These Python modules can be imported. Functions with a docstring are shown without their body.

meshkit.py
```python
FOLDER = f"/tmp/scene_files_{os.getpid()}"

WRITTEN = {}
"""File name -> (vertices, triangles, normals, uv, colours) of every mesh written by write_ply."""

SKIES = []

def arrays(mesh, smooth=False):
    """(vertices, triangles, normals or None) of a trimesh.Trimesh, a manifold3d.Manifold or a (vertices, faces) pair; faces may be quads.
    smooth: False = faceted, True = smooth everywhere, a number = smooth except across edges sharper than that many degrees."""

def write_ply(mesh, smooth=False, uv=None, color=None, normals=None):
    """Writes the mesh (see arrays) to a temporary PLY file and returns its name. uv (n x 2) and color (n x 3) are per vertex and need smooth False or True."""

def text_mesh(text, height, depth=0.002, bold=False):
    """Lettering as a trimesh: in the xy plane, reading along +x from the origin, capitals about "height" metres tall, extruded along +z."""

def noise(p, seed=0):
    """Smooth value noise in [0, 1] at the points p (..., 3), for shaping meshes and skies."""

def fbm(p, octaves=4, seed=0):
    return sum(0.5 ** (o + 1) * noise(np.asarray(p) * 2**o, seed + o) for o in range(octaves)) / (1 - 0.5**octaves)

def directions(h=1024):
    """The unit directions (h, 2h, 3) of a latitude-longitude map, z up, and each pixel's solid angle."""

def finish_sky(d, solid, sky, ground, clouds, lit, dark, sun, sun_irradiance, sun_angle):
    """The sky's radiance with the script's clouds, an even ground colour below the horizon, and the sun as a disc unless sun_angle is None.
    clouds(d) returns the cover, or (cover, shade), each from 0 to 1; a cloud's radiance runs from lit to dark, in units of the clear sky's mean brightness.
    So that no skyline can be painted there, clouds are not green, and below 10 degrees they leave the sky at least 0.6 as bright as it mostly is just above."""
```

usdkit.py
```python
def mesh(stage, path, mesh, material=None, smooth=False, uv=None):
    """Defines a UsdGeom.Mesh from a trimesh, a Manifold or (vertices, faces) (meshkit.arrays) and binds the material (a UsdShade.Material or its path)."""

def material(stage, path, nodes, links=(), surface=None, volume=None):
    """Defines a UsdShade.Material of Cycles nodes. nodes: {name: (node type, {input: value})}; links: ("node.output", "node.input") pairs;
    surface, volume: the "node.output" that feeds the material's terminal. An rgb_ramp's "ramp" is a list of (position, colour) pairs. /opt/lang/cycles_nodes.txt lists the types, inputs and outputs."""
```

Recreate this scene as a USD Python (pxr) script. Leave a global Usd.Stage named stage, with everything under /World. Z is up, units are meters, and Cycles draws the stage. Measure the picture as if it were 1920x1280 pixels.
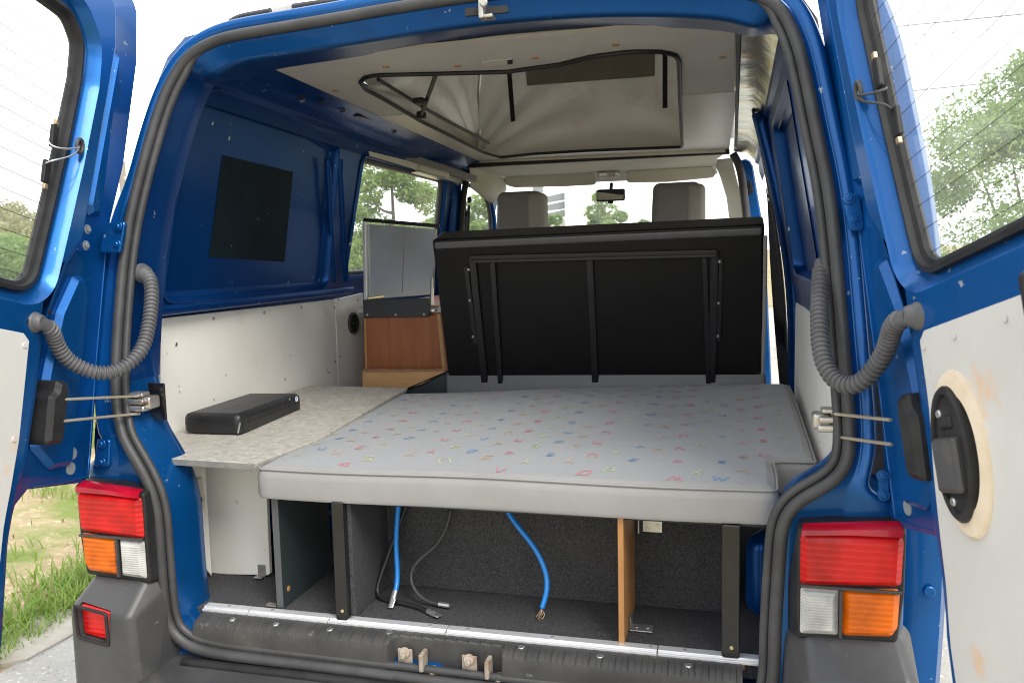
import math, random
import numpy as np, trimesh, manifold3d, shapely, usdkit, meshkit
from scipy.interpolate import CubicSpline
from scipy.spatial import Delaunay
from shapely.geometry import Polygon, Point, box as sbox
from shapely import affinity
from pxr import Usd, UsdGeom, UsdLux, UsdShade, Gf, Sdf

stage = Usd.Stage.CreateInMemory()
UsdGeom.SetStageUpAxis(stage, 'Z')
UsdGeom.Xform.Define(stage, '/World')
UsdGeom.Scope.Define(stage, '/World/Looks')
rng = np.random.default_rng(7)
random.seed(7)

# ---------------------------------------------------------------- camera
CAM = np.array([0.592, -1.628, 1.391])
YAW, PITCH, ROLL, FPX = 0.259, 0.106, -0.0236, 1566.0
def cam_axes():
    f = np.array([-math.sin(YAW)*math.cos(PITCH), math.cos(YAW)*math.cos(PITCH), -math.sin(PITCH)])
    r = np.cross(f, [0, 0, 1]); r /= np.linalg.norm(r); u = np.cross(r, f)
    c, s = math.cos(ROLL), math.sin(ROLL)
    return np.array([c*r+s*u, -s*r+c*u, f])
CM = cam_axes()
cam = UsdGeom.Camera.Define(stage, '/World/camera')
cam.CreateHorizontalApertureAttr(36.0); cam.CreateFocalLengthAttr(36.0*FPX/1920)
cam.CreateClippingRangeAttr(Gf.Vec2f(0.02, 2000))
cam.CreateFStopAttr(8.0); cam.CreateFocusDistanceAttr(2.2)
m4 = np.eye(4); m4[0, :3] = CM[0]; m4[1, :3] = CM[1]; m4[2, :3] = -CM[2]; m4[3, :3] = CAM
cam.AddTransformOp().Set(Gf.Matrix4d(*m4.ravel().tolist()))
cam.CreateExposureAttr(1.4)

# ---------------------------------------------------------------- sky and sun (bright, thinly overcast)
SUN_EL, SUN_AZ = math.radians(48), math.radians(132)     # azimuth = atan2(x, y): behind the camera, a little to its right
usdkit.material(stage, '/World/Looks/sky_air', {
    'sky': ('sky_texture', {'sky_type': 'single_scattering', 'sun_disc': False, 'sun_elevation': SUN_EL, 'sun_rotation': SUN_AZ}),
    'tc': ('texture_coordinate', {}),
    'n': ('noise_texture', {'scale': 2.6, 'detail': 6.0, 'roughness': 0.55}),
    'rmp': ('rgb_ramp', {'ramp': [(0.30, (0.80, 0.80, 0.80)), (0.62, (1.0, 1.0, 1.0))]}),
    'cn': ('noise_texture', {'scale': 3.5, 'detail': 5.0}),
    'cr': ('rgb_ramp', {'ramp': [(0.36, (2.7, 2.8, 2.95)), (0.56, (7.7, 7.8, 7.9))]}),
    'mx': ('mix_color', {}),
    'bg': ('background_shader', {'strength': 0.12})},
    [('tc.generated', 'n.vector'), ('tc.generated', 'cn.vector'), ('n.fac', 'rmp.fac'), ('rmp.color', 'mx.fac'), ('sky.color', 'mx.a'), ('cn.fac', 'cr.fac'), ('cr.color', 'mx.b'), ('mx.result', 'bg.color')],
    surface='bg.background')
dome = UsdLux.DomeLight.Define(stage, '/World/sky')
UsdShade.MaterialBindingAPI.Apply(dome.GetPrim()).Bind(UsdShade.Material.Get(stage, '/World/Looks/sky_air'))
dome.GetPrim().SetCustomDataByKey('kind', 'structure')
sun = UsdLux.DistantLight.Define(stage, '/World/sun')
sun.CreateIntensityAttr(0.34); sun.CreateAngleAttr(30.0); sun.CreateColorAttr(Gf.Vec3f(1, .95, .87)); sun.CreateNormalizeAttr(True)
sdir = np.array([math.sin(SUN_AZ)*math.cos(SUN_EL), math.cos(SUN_AZ)*math.cos(SUN_EL), math.sin(SUN_EL)])
zax = sdir; xax = np.cross([0, 0, 1], zax); xax /= np.linalg.norm(xax); yax = np.cross(zax, xax)
m4 = np.eye(4); m4[0, :3] = xax; m4[1, :3] = yax; m4[2, :3] = zax
sun.AddTransformOp().Set(Gf.Matrix4d(*m4.ravel().tolist()))

# ---------------------------------------------------------------- measuring: a sight line met with a plane of the place
def ray(px, py): return np.array([(px-960)/FPX, -(py-640)/FPX, 1.0]) @ CM
def A(px, py, **k):
    d = ray(px, py); a = list(k)[0]; i = 'xyz'.index(a); return CAM + (k[a]-CAM[i])/d[i]*d
def AP(px, py, o, n):
    d = ray(px, py); return CAM + ((np.asarray(o)-CAM) @ n)/(d @ n)*d
WN = {-1: np.array([1, 0, -0.19]), 1: np.array([1, 0, 0.16])}      # inner side walls lean in towards the roof
WO = {-1: np.array([-0.86, 0, 1.25]), 1: np.array([0.79, 0, 1.25])}
def wx(side, z): return WO[side][0] - (z-1.25)*WN[side][2]
def AW(px, py, side): return AP(px, py, WO[side], WN[side])
TL = math.tan(math.radians(13))
def yr(z): return TL*max(0.0, z-0.98)

# ---------------------------------------------------------------- helpers: prims
BASE, USED = {}, {}
def numbered(parent, name):
    k = (parent, name); n = USED.get(k, 0); USED[k] = n+1
    return f'{parent}/{name}' + (f'_{n:03d}' if n else '')
def setd(p, label=None, cat=None, group=None, kind=None):
    for k, v in (('label', label), ('category', cat), ('group', group), ('kind', kind)):
        if v: p.SetCustomDataByKey(k, v)
def thing(name, label, cat, base=(0, 0, 0), group=None):
    path = numbered('/World', name); x = UsdGeom.Xform.Define(stage, path)
    x.AddTranslateOp().Set(Gf.Vec3d(*map(float, base))); BASE[path] = np.asarray(base, float)
    setd(x.GetPrim(), label, cat, group); return path
def root_of(path): return '/'.join(path.split('/')[:3])
def obj(name, mesh, mat, parent='/World', label=None, cat=None, group=None, kind=None, smooth=35):
    path = numbered(parent, name)
    v, f = geo(mesh)
    if parent != '/World': v = v - BASE.get(root_of(parent), 0)
    usdkit.mesh(stage, path, trimesh.Trimesh(v, f, process=False), '/World/Looks/'+mat, smooth=smooth)
    setd(stage.GetPrimAtPath(path), label, cat, group, kind); return path
def geo(mesh):
    if isinstance(mesh, list):
        vs, fs, n = [], [], 0
        for m in mesh:
            v, f = geo(m); vs.append(v); fs.append(f+n); n += len(v)
        return np.vstack(vs), np.vstack(fs)
    v, f, _ = meshkit.arrays(mesh); return v, f

# ---------------------------------------------------------------- helpers: shapes
def spline(pts, n, closed=False):
    p = np.asarray(pts, float)
    if closed: p = np.vstack([p, p[:1]])
    t = np.r_[0, np.cumsum(np.sqrt(np.linalg.norm(np.diff(p, axis=0), axis=1)) + 1e-9)]
    s = CubicSpline(t, p, bc_type='periodic' if closed else 'natural')
    return s(np.linspace(0, t[-1], n, endpoint=not closed))
def resample(p, n, closed=False):
    p = np.asarray(p, float)
    if closed: p = np.vstack([p, p[:1]])
    t = np.r_[0, np.cumsum(np.linalg.norm(np.diff(p, axis=0), axis=1))]
    q = np.linspace(0, t[-1], n, endpoint=not closed)
    return np.stack([np.interp(q, t, p[:, k]) for k in range(p.shape[1])], 1)
def loft(rows, closed=False, capends=False):
    rows = [np.asarray(r, float) for r in rows]; n, m = len(rows), len(rows[0]); f = []
    for i in range(n-1):
        for j in range(m if closed else m-1):
            a, b = i*m+j, i*m+(j+1) % m; f += [[a, b, b+m], [a, b+m, a+m]]
    if capends and closed:
        for base, flip in ((0, 1), ((n-1)*m, 0)):
            for j in range(1, m-1): f.append([base, base+j+1, base+j] if flip else [base, base+j, base+j+1])
    return trimesh.Trimesh(np.vstack(rows), f, process=False)
def tube(path, r, n=10, closed=False, rf=None, flat=None):
    p = np.asarray(path, float); m = len(p)
    t = (np.roll(p, -1, 0)-np.roll(p, 1, 0)) if closed else np.gradient(p, axis=0)
    t /= np.linalg.norm(t, axis=1, keepdims=True)
    a = np.cross(t[0], [0, 0, 1]); a = a if np.linalg.norm(a) > .1 else np.cross(t[0], [0, 1, 0]); a /= np.linalg.norm(a)
    ang = np.linspace(0, 2*np.pi, n, endpoint=False); rows = []
    for i in range(m):
        a = a - (a @ t[i])*t[i]; a /= np.linalg.norm(a); b = np.cross(t[i], a)
        rr = r if rf is None else rf[i]
        w = (1, 1) if flat is None else flat
        rows.append(p[i] + rr*(np.cos(ang)[:, None]*a*w[0] + np.sin(ang)[:, None]*b*w[1]))
    if closed: rows.append(rows[0])
    return loft(rows, True, not closed)
def frame_of(n, up=(0, 0, 1)):
    n = np.asarray(n, float)/np.linalg.norm(n); u = np.asarray(up, float)
    e1 = np.cross(u, n); e1 = e1 if np.linalg.norm(e1) > 1e-3 else np.cross([0, 1, 0], n)
    e1 /= np.linalg.norm(e1); return e1, np.cross(n, e1), n
def rnd(poly, r, k=4):
    return poly.buffer(-r, quad_segs=k).buffer(r, quad_segs=k) if r else poly
def prism(poly, o, e1, e2, n, th, bev=0.0):
    """A 2-D outline in the plane (o, e1, e2), its face at o and its body th behind it (against n), the face edge eased by bev."""
    m = trimesh.creation.extrude_polygon(poly, th)
    v = np.array(m.vertices); v[:, 2] -= th
    out = [(v, m.faces)]
    if bev and poly.geom_type == 'Polygon' and not poly.interiors:
        inn = poly.buffer(-bev)
        if inn.geom_type == 'Polygon' and not inn.is_empty:
            c = manifold3d.Manifold.hull_points if False else None
            a = resample(np.array(poly.exterior.coords)[:-1], 96, True); 
            b = np.array([list(inn.exterior.interpolate(inn.exterior.project(Point(q))).coords)[0] for q in a])
            z = lambda q, h: np.c_[q, np.full(len(q), h)]
            side = loft([z(a, -th), z(a, -bev), z(b, 0)], True)
            cap = trimesh.creation.triangulate_polygon(Polygon(b), engine='earcut')
            out = [(side.vertices, side.faces), (z(cap[0], 0.0), cap[1]), (z(cap[0], -th), cap[1][:, ::-1])]
    v, f = geo([(np.asarray(a), np.asarray(b)) for a, b in out])
    return trimesh.Trimesh(np.asarray(o)+v[:, :1]*e1+v[:, 1:2]*e2+v[:, 2:]*n, f, process=False)
def sheet(pts, th, n, r=0, holes=(), bev=0, up=(0, 0, 1)):
    """A flat board through 3-D points; n looks at the viewer; th goes the other way."""
    pts = np.asarray(pts, float); e1, e2, n = frame_of(n, up); o = pts.mean(0)
    flat = lambda q: np.c_[(np.asarray(q)-o) @ e1, (np.asarray(q)-o) @ e2]
    poly = rnd(Polygon(flat(pts)).buffer(0), r)
    for h in holes: poly = poly.difference(Polygon(flat(h[0])).buffer(0) if not h[1] else rnd(Polygon(flat(h[0])).buffer(0), h[1]))
    return prism(poly, o, e1, e2, n, th, bev)
def hull(*pts, r=0.0, n=10):
    M = manifold3d.Manifold
    P = np.vstack([np.asarray(p, float).reshape(-1, 3) for p in pts])
    if not r: return M.hull_points(P)
    return M.batch_hull([M.sphere(r, n).translate(q.tolist()) for q in P])
def rbox(c, s, r=0.004, R=None, n=12):
    c, s = np.asarray(c, float), np.asarray(s, float)/2
    r = min(r, s.min()*.98)
    P = np.array([[i, j, k] for i in (-1, 1) for j in (-1, 1) for k in (-1, 1)])*(s-r)
    if R is not None: P = P @ np.asarray(R)
    return hull(P+c, r=r, n=n)
def bar(a, b, w, h, up=(0, 0, 1), r=0.002):
    a, b = np.asarray(a, float), np.asarray(b, float); t = b-a; L = np.linalg.norm(t); t /= L
    e = np.cross(up, t); e /= np.linalg.norm(e); u = np.cross(t, e)
    return rbox((a+b)/2, (L, w, h), r, np.array([t, e, u]), 8)
def disc(c, n, r, h, seg=20, r2=None, up=(0, 0, 1)):
    e1, e2, n = frame_of(n, up); a = np.linspace(0, 2*np.pi, seg, endpoint=False); r2 = r if r2 is None else r2
    ring = lambda q, z: np.asarray(c)+q*(np.cos(a)[:, None]*e1+np.sin(a)[:, None]*e2)+z*n
    b = min(h*.3, r*.25)
    return loft([ring(r, 0), ring(r2, h-b), ring(r2-b, h), ring(1e-4, h)], True)
def bolt(c, n, r=0.006):
    return [disc(c, n, r*1.7, r*.35), disc(np.asarray(c)+np.asarray(n)/np.linalg.norm(n)*r*.3, n, r, r*.8, 12)]
def cushion(poly, zt, th, r=0.02, step=0.03, crown=0.0, sag=None):
    """A soft block: rounded top edge over outline poly (x, y); zt(x, y) is the top; th the thickness."""
    N = max(60, int(poly.length/step*1.6)); base = resample(np.array(poly.exterior.coords)[:-1], N, True)
    rings, zs = [], []
    prof = [(0.004, -th), (0.0, -th+.008), (0.0, -r), (r*.1, -r*.55), (r*.35, -r*.2), (r*.8, -r*.03)]
    for ins, dz in prof:
        q = poly.buffer(-ins, quad_segs=6) if ins else poly
        q = q if q.geom_type == 'Polygon' else max(q.geoms, key=lambda g: g.area)
        rings.append(np.array([list(q.exterior.interpolate(q.exterior.project(Point(b))).coords)[0] for b in base])); zs.append(dz)
    rows = [np.c_[p, np.array([zt(*q) for q in p])+dz] for p, dz in zip(rings, zs)]
    top = Polygon(rings[-1]).buffer(0)
    x0, y0, x1, y1 = top.bounds
    gx, gy = np.meshgrid(np.arange(x0, x1, step), np.arange(y0, y1, step)); g = np.c_[gx.ravel(), gy.ravel()]
    g = g[shapely.contains_xy(top.buffer(-step*.4), g[:, 0], g[:, 1])]
    P = np.vstack([rings[-1], g]); d = Delaunay(P); t = d.simplices; c = P[t].mean(1)
    t = t[shapely.contains_xy(top, c[:, 0], c[:, 1])]
    e = P[t]; ar = (e[:, 1, 0]-e[:, 0, 0])*(e[:, 2, 1]-e[:, 0, 1])-(e[:, 1, 1]-e[:, 0, 1])*(e[:, 2, 0]-e[:, 0, 0])
    t[ar < 0] = t[ar < 0][:, ::-1]
    def h(x, y):
        dd = np.array([top.exterior.distance(Point(a, b)) for a, b in zip(x, y)])
        return np.array([zt(a, b) for a, b in zip(x, y)])-r*.03+crown*(1-np.exp(-dd/.12))+(0 if sag is None else sag(x, y)*np.clip(dd/.05, 0, 1))
    z = h(P[:, 0], P[:, 1]); z[:len(rings[-1])] = rows[-1][:, 2]
    sides = loft(rows, True); bot = trimesh.creation.triangulate_polygon(Polygon(rings[0]), engine='earcut')
    return [sides, (np.c_[P, z], t), (np.c_[bot[0], np.array([zt(*q) for q in bot[0]])-th], bot[1][:, ::-1])], h

# ---------------------------------------------------------------- materials
def mat(name, col, rough=.5, metallic=0., coat=0., col2=None, scale=8., fr=(.35, .65), bump=0., bscale=60., spec=.5, sheen=0., chips=None, stretch=None, detail=4., trans=0., bdist=.003, dirt=None):
    n = {'tc': ('texture_coordinate', {}), 'p': ('principled_bsdf', {'base_color': col, 'roughness': rough, 'metallic': metallic, 'coat_weight': coat, 'specular_ior_level': spec, 'sheen_weight': sheen, 'coat_roughness': .08})}
    l = []; src = 'tc.object'
    if stretch: n['mp'] = ('mapping', {'scale': stretch}); l.append(('tc.object', 'mp.vector')); src = 'mp.vector'
    cur = None
    if col2 is not None:
        n['n'] = ('noise_texture', {'scale': scale, 'detail': detail, 'roughness': .6}); n['r'] = ('rgb_ramp', {'ramp': [(fr[0], col), (fr[1], col2)]})
        l += [(src, 'n.vector'), ('n.fac', 'r.fac')]; cur = 'r.color'
    for i, ch in enumerate(filter(None, (chips, dirt))):        # wear with a shape of its own: chips, scuffs
        cc, sc, th = ch[:3]; w = ch[3] if len(ch) > 3 else .02
        n[f'cn{i}'] = ('noise_texture', {'scale': sc, 'detail': 5., 'roughness': .65}); n[f'cr{i}'] = ('rgb_ramp', {'ramp': [(th, (0, 0, 0)), (th+w, (1, 1, 1))]})
        n[f'cm{i}'] = ('mix_color', {'a': col, 'b': cc})
        l += [('tc.object', f'cn{i}.vector'), (f'cn{i}.fac', f'cr{i}.fac'), (f'cr{i}.color', f'cm{i}.fac')]
        if cur: l.append((cur, f'cm{i}.a'))
        cur = f'cm{i}.result'
    if cur: l.append((cur, 'p.base_color'))
    if bump:
        n['bn'] = ('noise_texture', {'scale': bscale, 'detail': 3.}); n['b'] = ('bump', {'strength': bump, 'distance': bdist})
        l += [(src if stretch else 'tc.object', 'bn.vector'), ('bn.fac', 'b.height'), ('b.normal', 'p.normal')]
    surf = 'p.BSDF'
    if trans:
        n['tr'] = ('translucent_bsdf', {'color': col if col2 is None else col2}); n['ms'] = ('mix_closure', {'fac': trans})
        l += [('p.BSDF', 'ms.closure1'), ('tr.BSDF', 'ms.closure2')]; surf = 'ms.closure'
    usdkit.material(stage, '/World/Looks/'+name, n, l, surface=surf)
BLUE, BLUE2 = (.0010, .088, .305), (.0009, .077, .275)
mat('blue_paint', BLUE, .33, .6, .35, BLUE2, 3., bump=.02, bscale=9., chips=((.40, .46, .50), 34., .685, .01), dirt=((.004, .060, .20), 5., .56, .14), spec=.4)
mat('blue_inner_shaded', (.0003, .052, .225), .30, .6, .08, (.0003, .042, .19), 3., bump=.03, bscale=12., chips=((.5, .52, .52), 26., .68, .012), spec=.3)  # thin inner coat, darkened further to hold the shade of the interior
mat('blue_bare', (.003, .045, .2), .5, .1, .1, (.004, .035, .15), 4., chips=((.5, .5, .5), 30., .72, .01))
mat('dark_patch', (.003, .010, .014), .7, 0, 0, (.005, .015, .022), 6., spec=.2, chips=((.5, .5, .5), 22., .705, .01))
mat('rubber', (.035, .035, .036), .5, col2=(.055, .055, .057), scale=14., bump=.1, bscale=120.)
mat('black_trim', (.009, .009, .010), .5, spec=.35, col2=(.02, .02, .021), scale=20.)
mat('black_gloss', (.006, .006, .007), .15, coat=.3)
mat('hose_grey', (.075, .075, .08), .5, col2=(.11, .11, .115), scale=20.)
mat('bumper', (.036, .036, .038), .42, col2=(.055, .055, .056), scale=6., bump=.15, bscale=500., bdist=.001, chips=((.13, .13, .125), 30., .69, .03), dirt=((.085, .08, .07), 7., .60, .14))
mat('sill_mat', (.032, .032, .033), .52, col2=(.06, .058, .055), scale=9., bump=.25, bscale=300., chips=((.17, .16, .15), 26., .67, .05), dirt=((.09, .087, .08), 9., .63, .12), bdist=.001)
mat('white_panel', (.80, .785, .735), .55, col2=(.75, .73, .675), scale=3.5, bump=.03, bscale=80., chips=((.30, .28, .25), 30., .69, .03), dirt=((.62, .58, .5), 4., .58, .14), stretch=(1, 1, .35))
mat('door_panel', (.58, .575, .55), .5, col2=(.53, .525, .50), scale=4., dirt=((.66, .44, .27), 6.5, .63, .10), chips=((.42, .40, .37), 28., .70, .03))
mat('cream_foam', (.72, .62, .48), .8, col2=(.66, .55, .40), scale=20.)
mat('liner', (.50, .475, .43), .55, col2=(.46, .435, .40), scale=3., chips=((.16, .10, .06), 40., .76, .02))
mat('liner_gloss', (.52, .50, .46), .35, col2=(.47, .45, .41), scale=3.)
mat('headliner', (.60, .575, .49), .8, col2=(.54, .515, .44), scale=5., bump=.2, bscale=300., bdist=.001)
mat('canvas', (.42, .395, .325), .85, col2=(.46, .435, .37), scale=5., bump=.5, bscale=9., bdist=.02, dirt=((.40, .30, .23), 3.5, .57, .12), trans=.10, chips=((.08, .075, .06), 16., .73, .03))
mat('mesh_window', (.17, .16, .145), .8, bump=.4, bscale=900., bdist=.001, col2=(.20, .19, .17), scale=12.)
mat('webbing', (.006, .006, .008), .8)
mat('brown_board', (.10, .045, .018), .5, col2=(.07, .03, .012), scale=20., stretch=(1, .2, 1))
mat('vinyl_black', (.003, .0031, .0036), .40, spec=.28, col2=(.0042, .0042, .0048), scale=14., bump=.15, bscale=40., bdist=.003, sheen=0.)
mat('vinyl_top', (.085, .085, .088), .42, col2=(.10, .10, .104), scale=14., bump=.15, bscale=60.)
mat('frame_black', (.005, .005, .006), .3, coat=.15, col2=(.009, .009, .010), scale=30.)
mat('vinyl_grey', (.255, .25, .246), .5, col2=(.275, .27, .266), scale=10., bump=.12, bscale=250., bdist=.001)
mat('fabric_grey', (.29, .298, .305), .85, col2=(.25, .258, .266), scale=240., fr=(.3, .7), bump=.35, bscale=520., bdist=.001, sheen=.15)
mat('print_red', (.50, .19, .22), .85); mat('print_blue', (.14, .255, .40), .85); mat('print_yellow', (.42, .43, .26), .85); mat('print_orange', (.45, .32, .22), .85)
mat('seat_grey', (.19, .18, .17), .85, col2=(.16, .15, .145), scale=120., bump=.2, bscale=400., bdist=.001, sheen=.2)
mat('seat_side', (.30, .28, .25), .8, col2=(.27, .25, .22), scale=60.)
mat('particle_board', (.46, .44, .395), .55, col2=(.32, .30, .26), scale=45., fr=(.36, .66), detail=8., dirt=((.22, .20, .165), 30., .615, .08), chips=((.62, .60, .55), 60., .62, .05))
mat('board_edge', (.15, .155, .16), .5, col2=(.22, .21, .19), scale=40.)
mat('case_black', (.010, .010, .011), .42, col2=(.016, .016, .017), scale=40., bump=.4, bscale=22., bdist=.006)
mat('dark_board', (.020, .027, .030), .45, col2=(.026, .034, .037), scale=10.)
mat('carpet', (.018, .0182, .020), .95, col2=(.095, .095, .099), scale=330., fr=(.36, .76), detail=6., bump=.6, bscale=330., bdist=.003)
mat('orange_board', (.44, .22, .08), .5, col2=(.37, .175, .06), scale=12., stretch=(6, 6, .6))
mat('cherry_wood', (.34, .115, .042), .4, col2=(.25, .075, .026), scale=5., fr=(.3, .7), detail=8., stretch=(9, 9, .8))
mat('light_wood', (.50, .29, .125), .5, col2=(.43, .23, .09), scale=4., stretch=(3, 3, 8), chips=((.05, .03, .02), 20., .72, .03))
mat('plywood_edge', (.36, .20, .11), .7, col2=(.16, .09, .05), scale=30., stretch=(1, 1, 12))
mat('anthracite', (.028, .031, .036), .4)
mat('steel', (.55, .56, .56), .3, .9, col2=(.48, .49, .49), scale=20.)
mat('zinc', (.52, .50, .45), .35, .85, col2=(.42, .40, .36), scale=30., dirt=((.25, .16, .1), 30., .62, .06))
mat('brass', (.60, .48, .26), .3, .9)
mat('rod_wire', (.55, .48, .36), .35, .7)
mat('rust_metal', (.40, .35, .29), .6, .3, col2=(.26, .16, .10), scale=40., fr=(.45, .7))
mat('aluminium', (.74, .745, .76), .38, .55, col2=(.68, .685, .70), scale=10.)
mat('lid_grey', (.52, .53, .52), .22, .5, col2=(.45, .465, .455), scale=5., coat=.3)
mat('foil', (.62, .64, .60), .16, .95, bump=.35, bscale=4., bdist=.02, col2=(.5, .52, .45), scale=9., dirt=((.60, .48, .28), 8., .56, .02))
mat('cable_blue', (.005, .20, .62), .35, coat=.2); mat('cable_black', (.014, .014, .015), .45); mat('cable_grey', (.04, .04, .042), .45)
mat('copper', (.45, .33, .22), .4, .8)
mat('cream_plastic', (.56, .53, .44), .4); mat('grey_plastic', (.20, .20, .195), .35); mat('disc_grey', (.22, .25, .27), .5); mat('grey_edge', (.075, .08, .085), .5)
mat('mirror_dark', (.75, .73, .7), .04, 1.0)
def lens(name, col, rscale, amber=0):
    usdkit.material(stage, '/World/Looks/'+name, {'tc': ('texture_coordinate', {}), 'mp': ('mapping', {'scale': (0.02, 1, 1)}),
        'w': ('wave_texture', {'wave_type': 'bands', 'bands_direction': 'z', 'scale': rscale, 'distortion': .4}), 'b': ('bump', {'strength': .3, 'distance': .003}),
        'n': ('noise_texture', {'scale': 14., 'detail': 3.}), 'r': ('rgb_ramp', {'ramp': [(.3, tuple(c*.5 for c in col)), (.62, col)]}),
        'p': ('principled_bsdf', {'roughness': .28, 'coat_weight': .22, 'coat_roughness': .03, 'specular_ior_level': .3})},
        [('tc.object', 'mp.vector'), ('mp.vector', 'w.vector'), ('w.fac', 'b.height'), ('b.normal', 'p.normal'), ('tc.object', 'n.vector'), ('n.fac', 'r.fac'), ('r.color', 'p.base_color')], surface='p.BSDF')
lens('lens_red', (.60, .010, .010), 26.); lens('lens_deep_red', (.45, .003, .018), 3.); lens('lens_amber', (.72, .135, .002), 30.); lens('lens_clear', (.60, .60, .58), 60.)
def pane(name, tint, k=.42, dust=.04):
    usdkit.material(stage, '/World/Looks/'+name, {'t': ('transparent_bsdf', {'color': tint}), 'g': ('glossy_bsdf', {'color': (1, 1, 1), 'roughness': 0.}), 'lw': ('layer_weight', {'blend': .5}),
        'pw': ('math', {'math_type': 'power', 'value2': 5.}), 'ma': ('math', {'math_type': 'multiply_add', 'value2': k, 'value3': .035}), 'm': ('mix_closure', {}), 'du': ('diffuse_bsdf', {'color': (.8, .8, .8)}), 'dt': ('translucent_bsdf', {'color': (.8, .8, .8)}), 'dm': ('mix_closure', {'fac': .5}), 'dd': ('mix_closure', {'fac': dust})},
        [('du.BSDF', 'dm.closure1'), ('dt.BSDF', 'dm.closure2'), ('m.closure', 'dd.closure1'), ('dm.closure', 'dd.closure2'), ('lw.facing', 'pw.value1'), ('pw.value', 'ma.value1'), ('ma.value', 'm.fac'), ('t.BSDF', 'm.closure1'), ('g.BSDF', 'm.closure2')], surface='dd.closure')
pane('pane_clear', (.93, .96, .94), dust=.045); pane('pane_tint', (.90, .94, .91), dust=.065)
mat('concrete', (.43, .415, .38), .9, col2=(.36, .345, .31), scale=3., bump=.5, bscale=160., bdist=.004, chips=((.13, .12, .11), 75., .62, .05), dirt=((.66, .65, .61), 60., .60, .05))
mat('edging', (.50, .46, .39), .9, col2=(.40, .36, .30), scale=9., bump=.5, bscale=60., bdist=.01)
mat('earth', (.42, .32, .20), .95, col2=(.32, .235, .145), scale=5., detail=8., bump=.6, bscale=30., bdist=.03, chips=((.54, .45, .30), 30., .56, .05), dirt=((.17, .22, .05), 1.6, .48, .14))
mat('grass_blade', (.16, .28, .04), .6, col2=(.28, .38, .08), scale=6., trans=.35)
mat('straw', (.46, .36, .19), .8, col2=(.36, .26, .13), scale=12.)
mat('leaf_bright', (.17, .27, .06), .5, col2=(.26, .36, .11), scale=1.6, trans=.5)
mat('leaf_mid', (.11, .20, .05), .5, col2=(.18, .28, .08), scale=1.5, trans=.45)
mat('leaf_dry', (.20, .21, .08), .7, col2=(.27, .255, .11), scale=.4, trans=.3)
mat('bark', (.13, .10, .075), .9, col2=(.2, .16, .12), scale=14., bump=.5, bscale=30., bdist=.02)
mat('hill_green', (.24, .23, .10), .9, col2=(.19, .19, .08), scale=.3)
mat('white_wall', (.78, .78, .77), .7, col2=(.74, .74, .73), scale=1.); mat('louvre_grey', (.22, .235, .25), .5)
mat('pole_wood', (.30, .27, .23), .9); mat('wire_black', (.03, .03, .03), .6)
mat('badge_white', (.8, .8, .8), .3); mat('badge_blue', (.02, .08, .3), .3)

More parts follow.
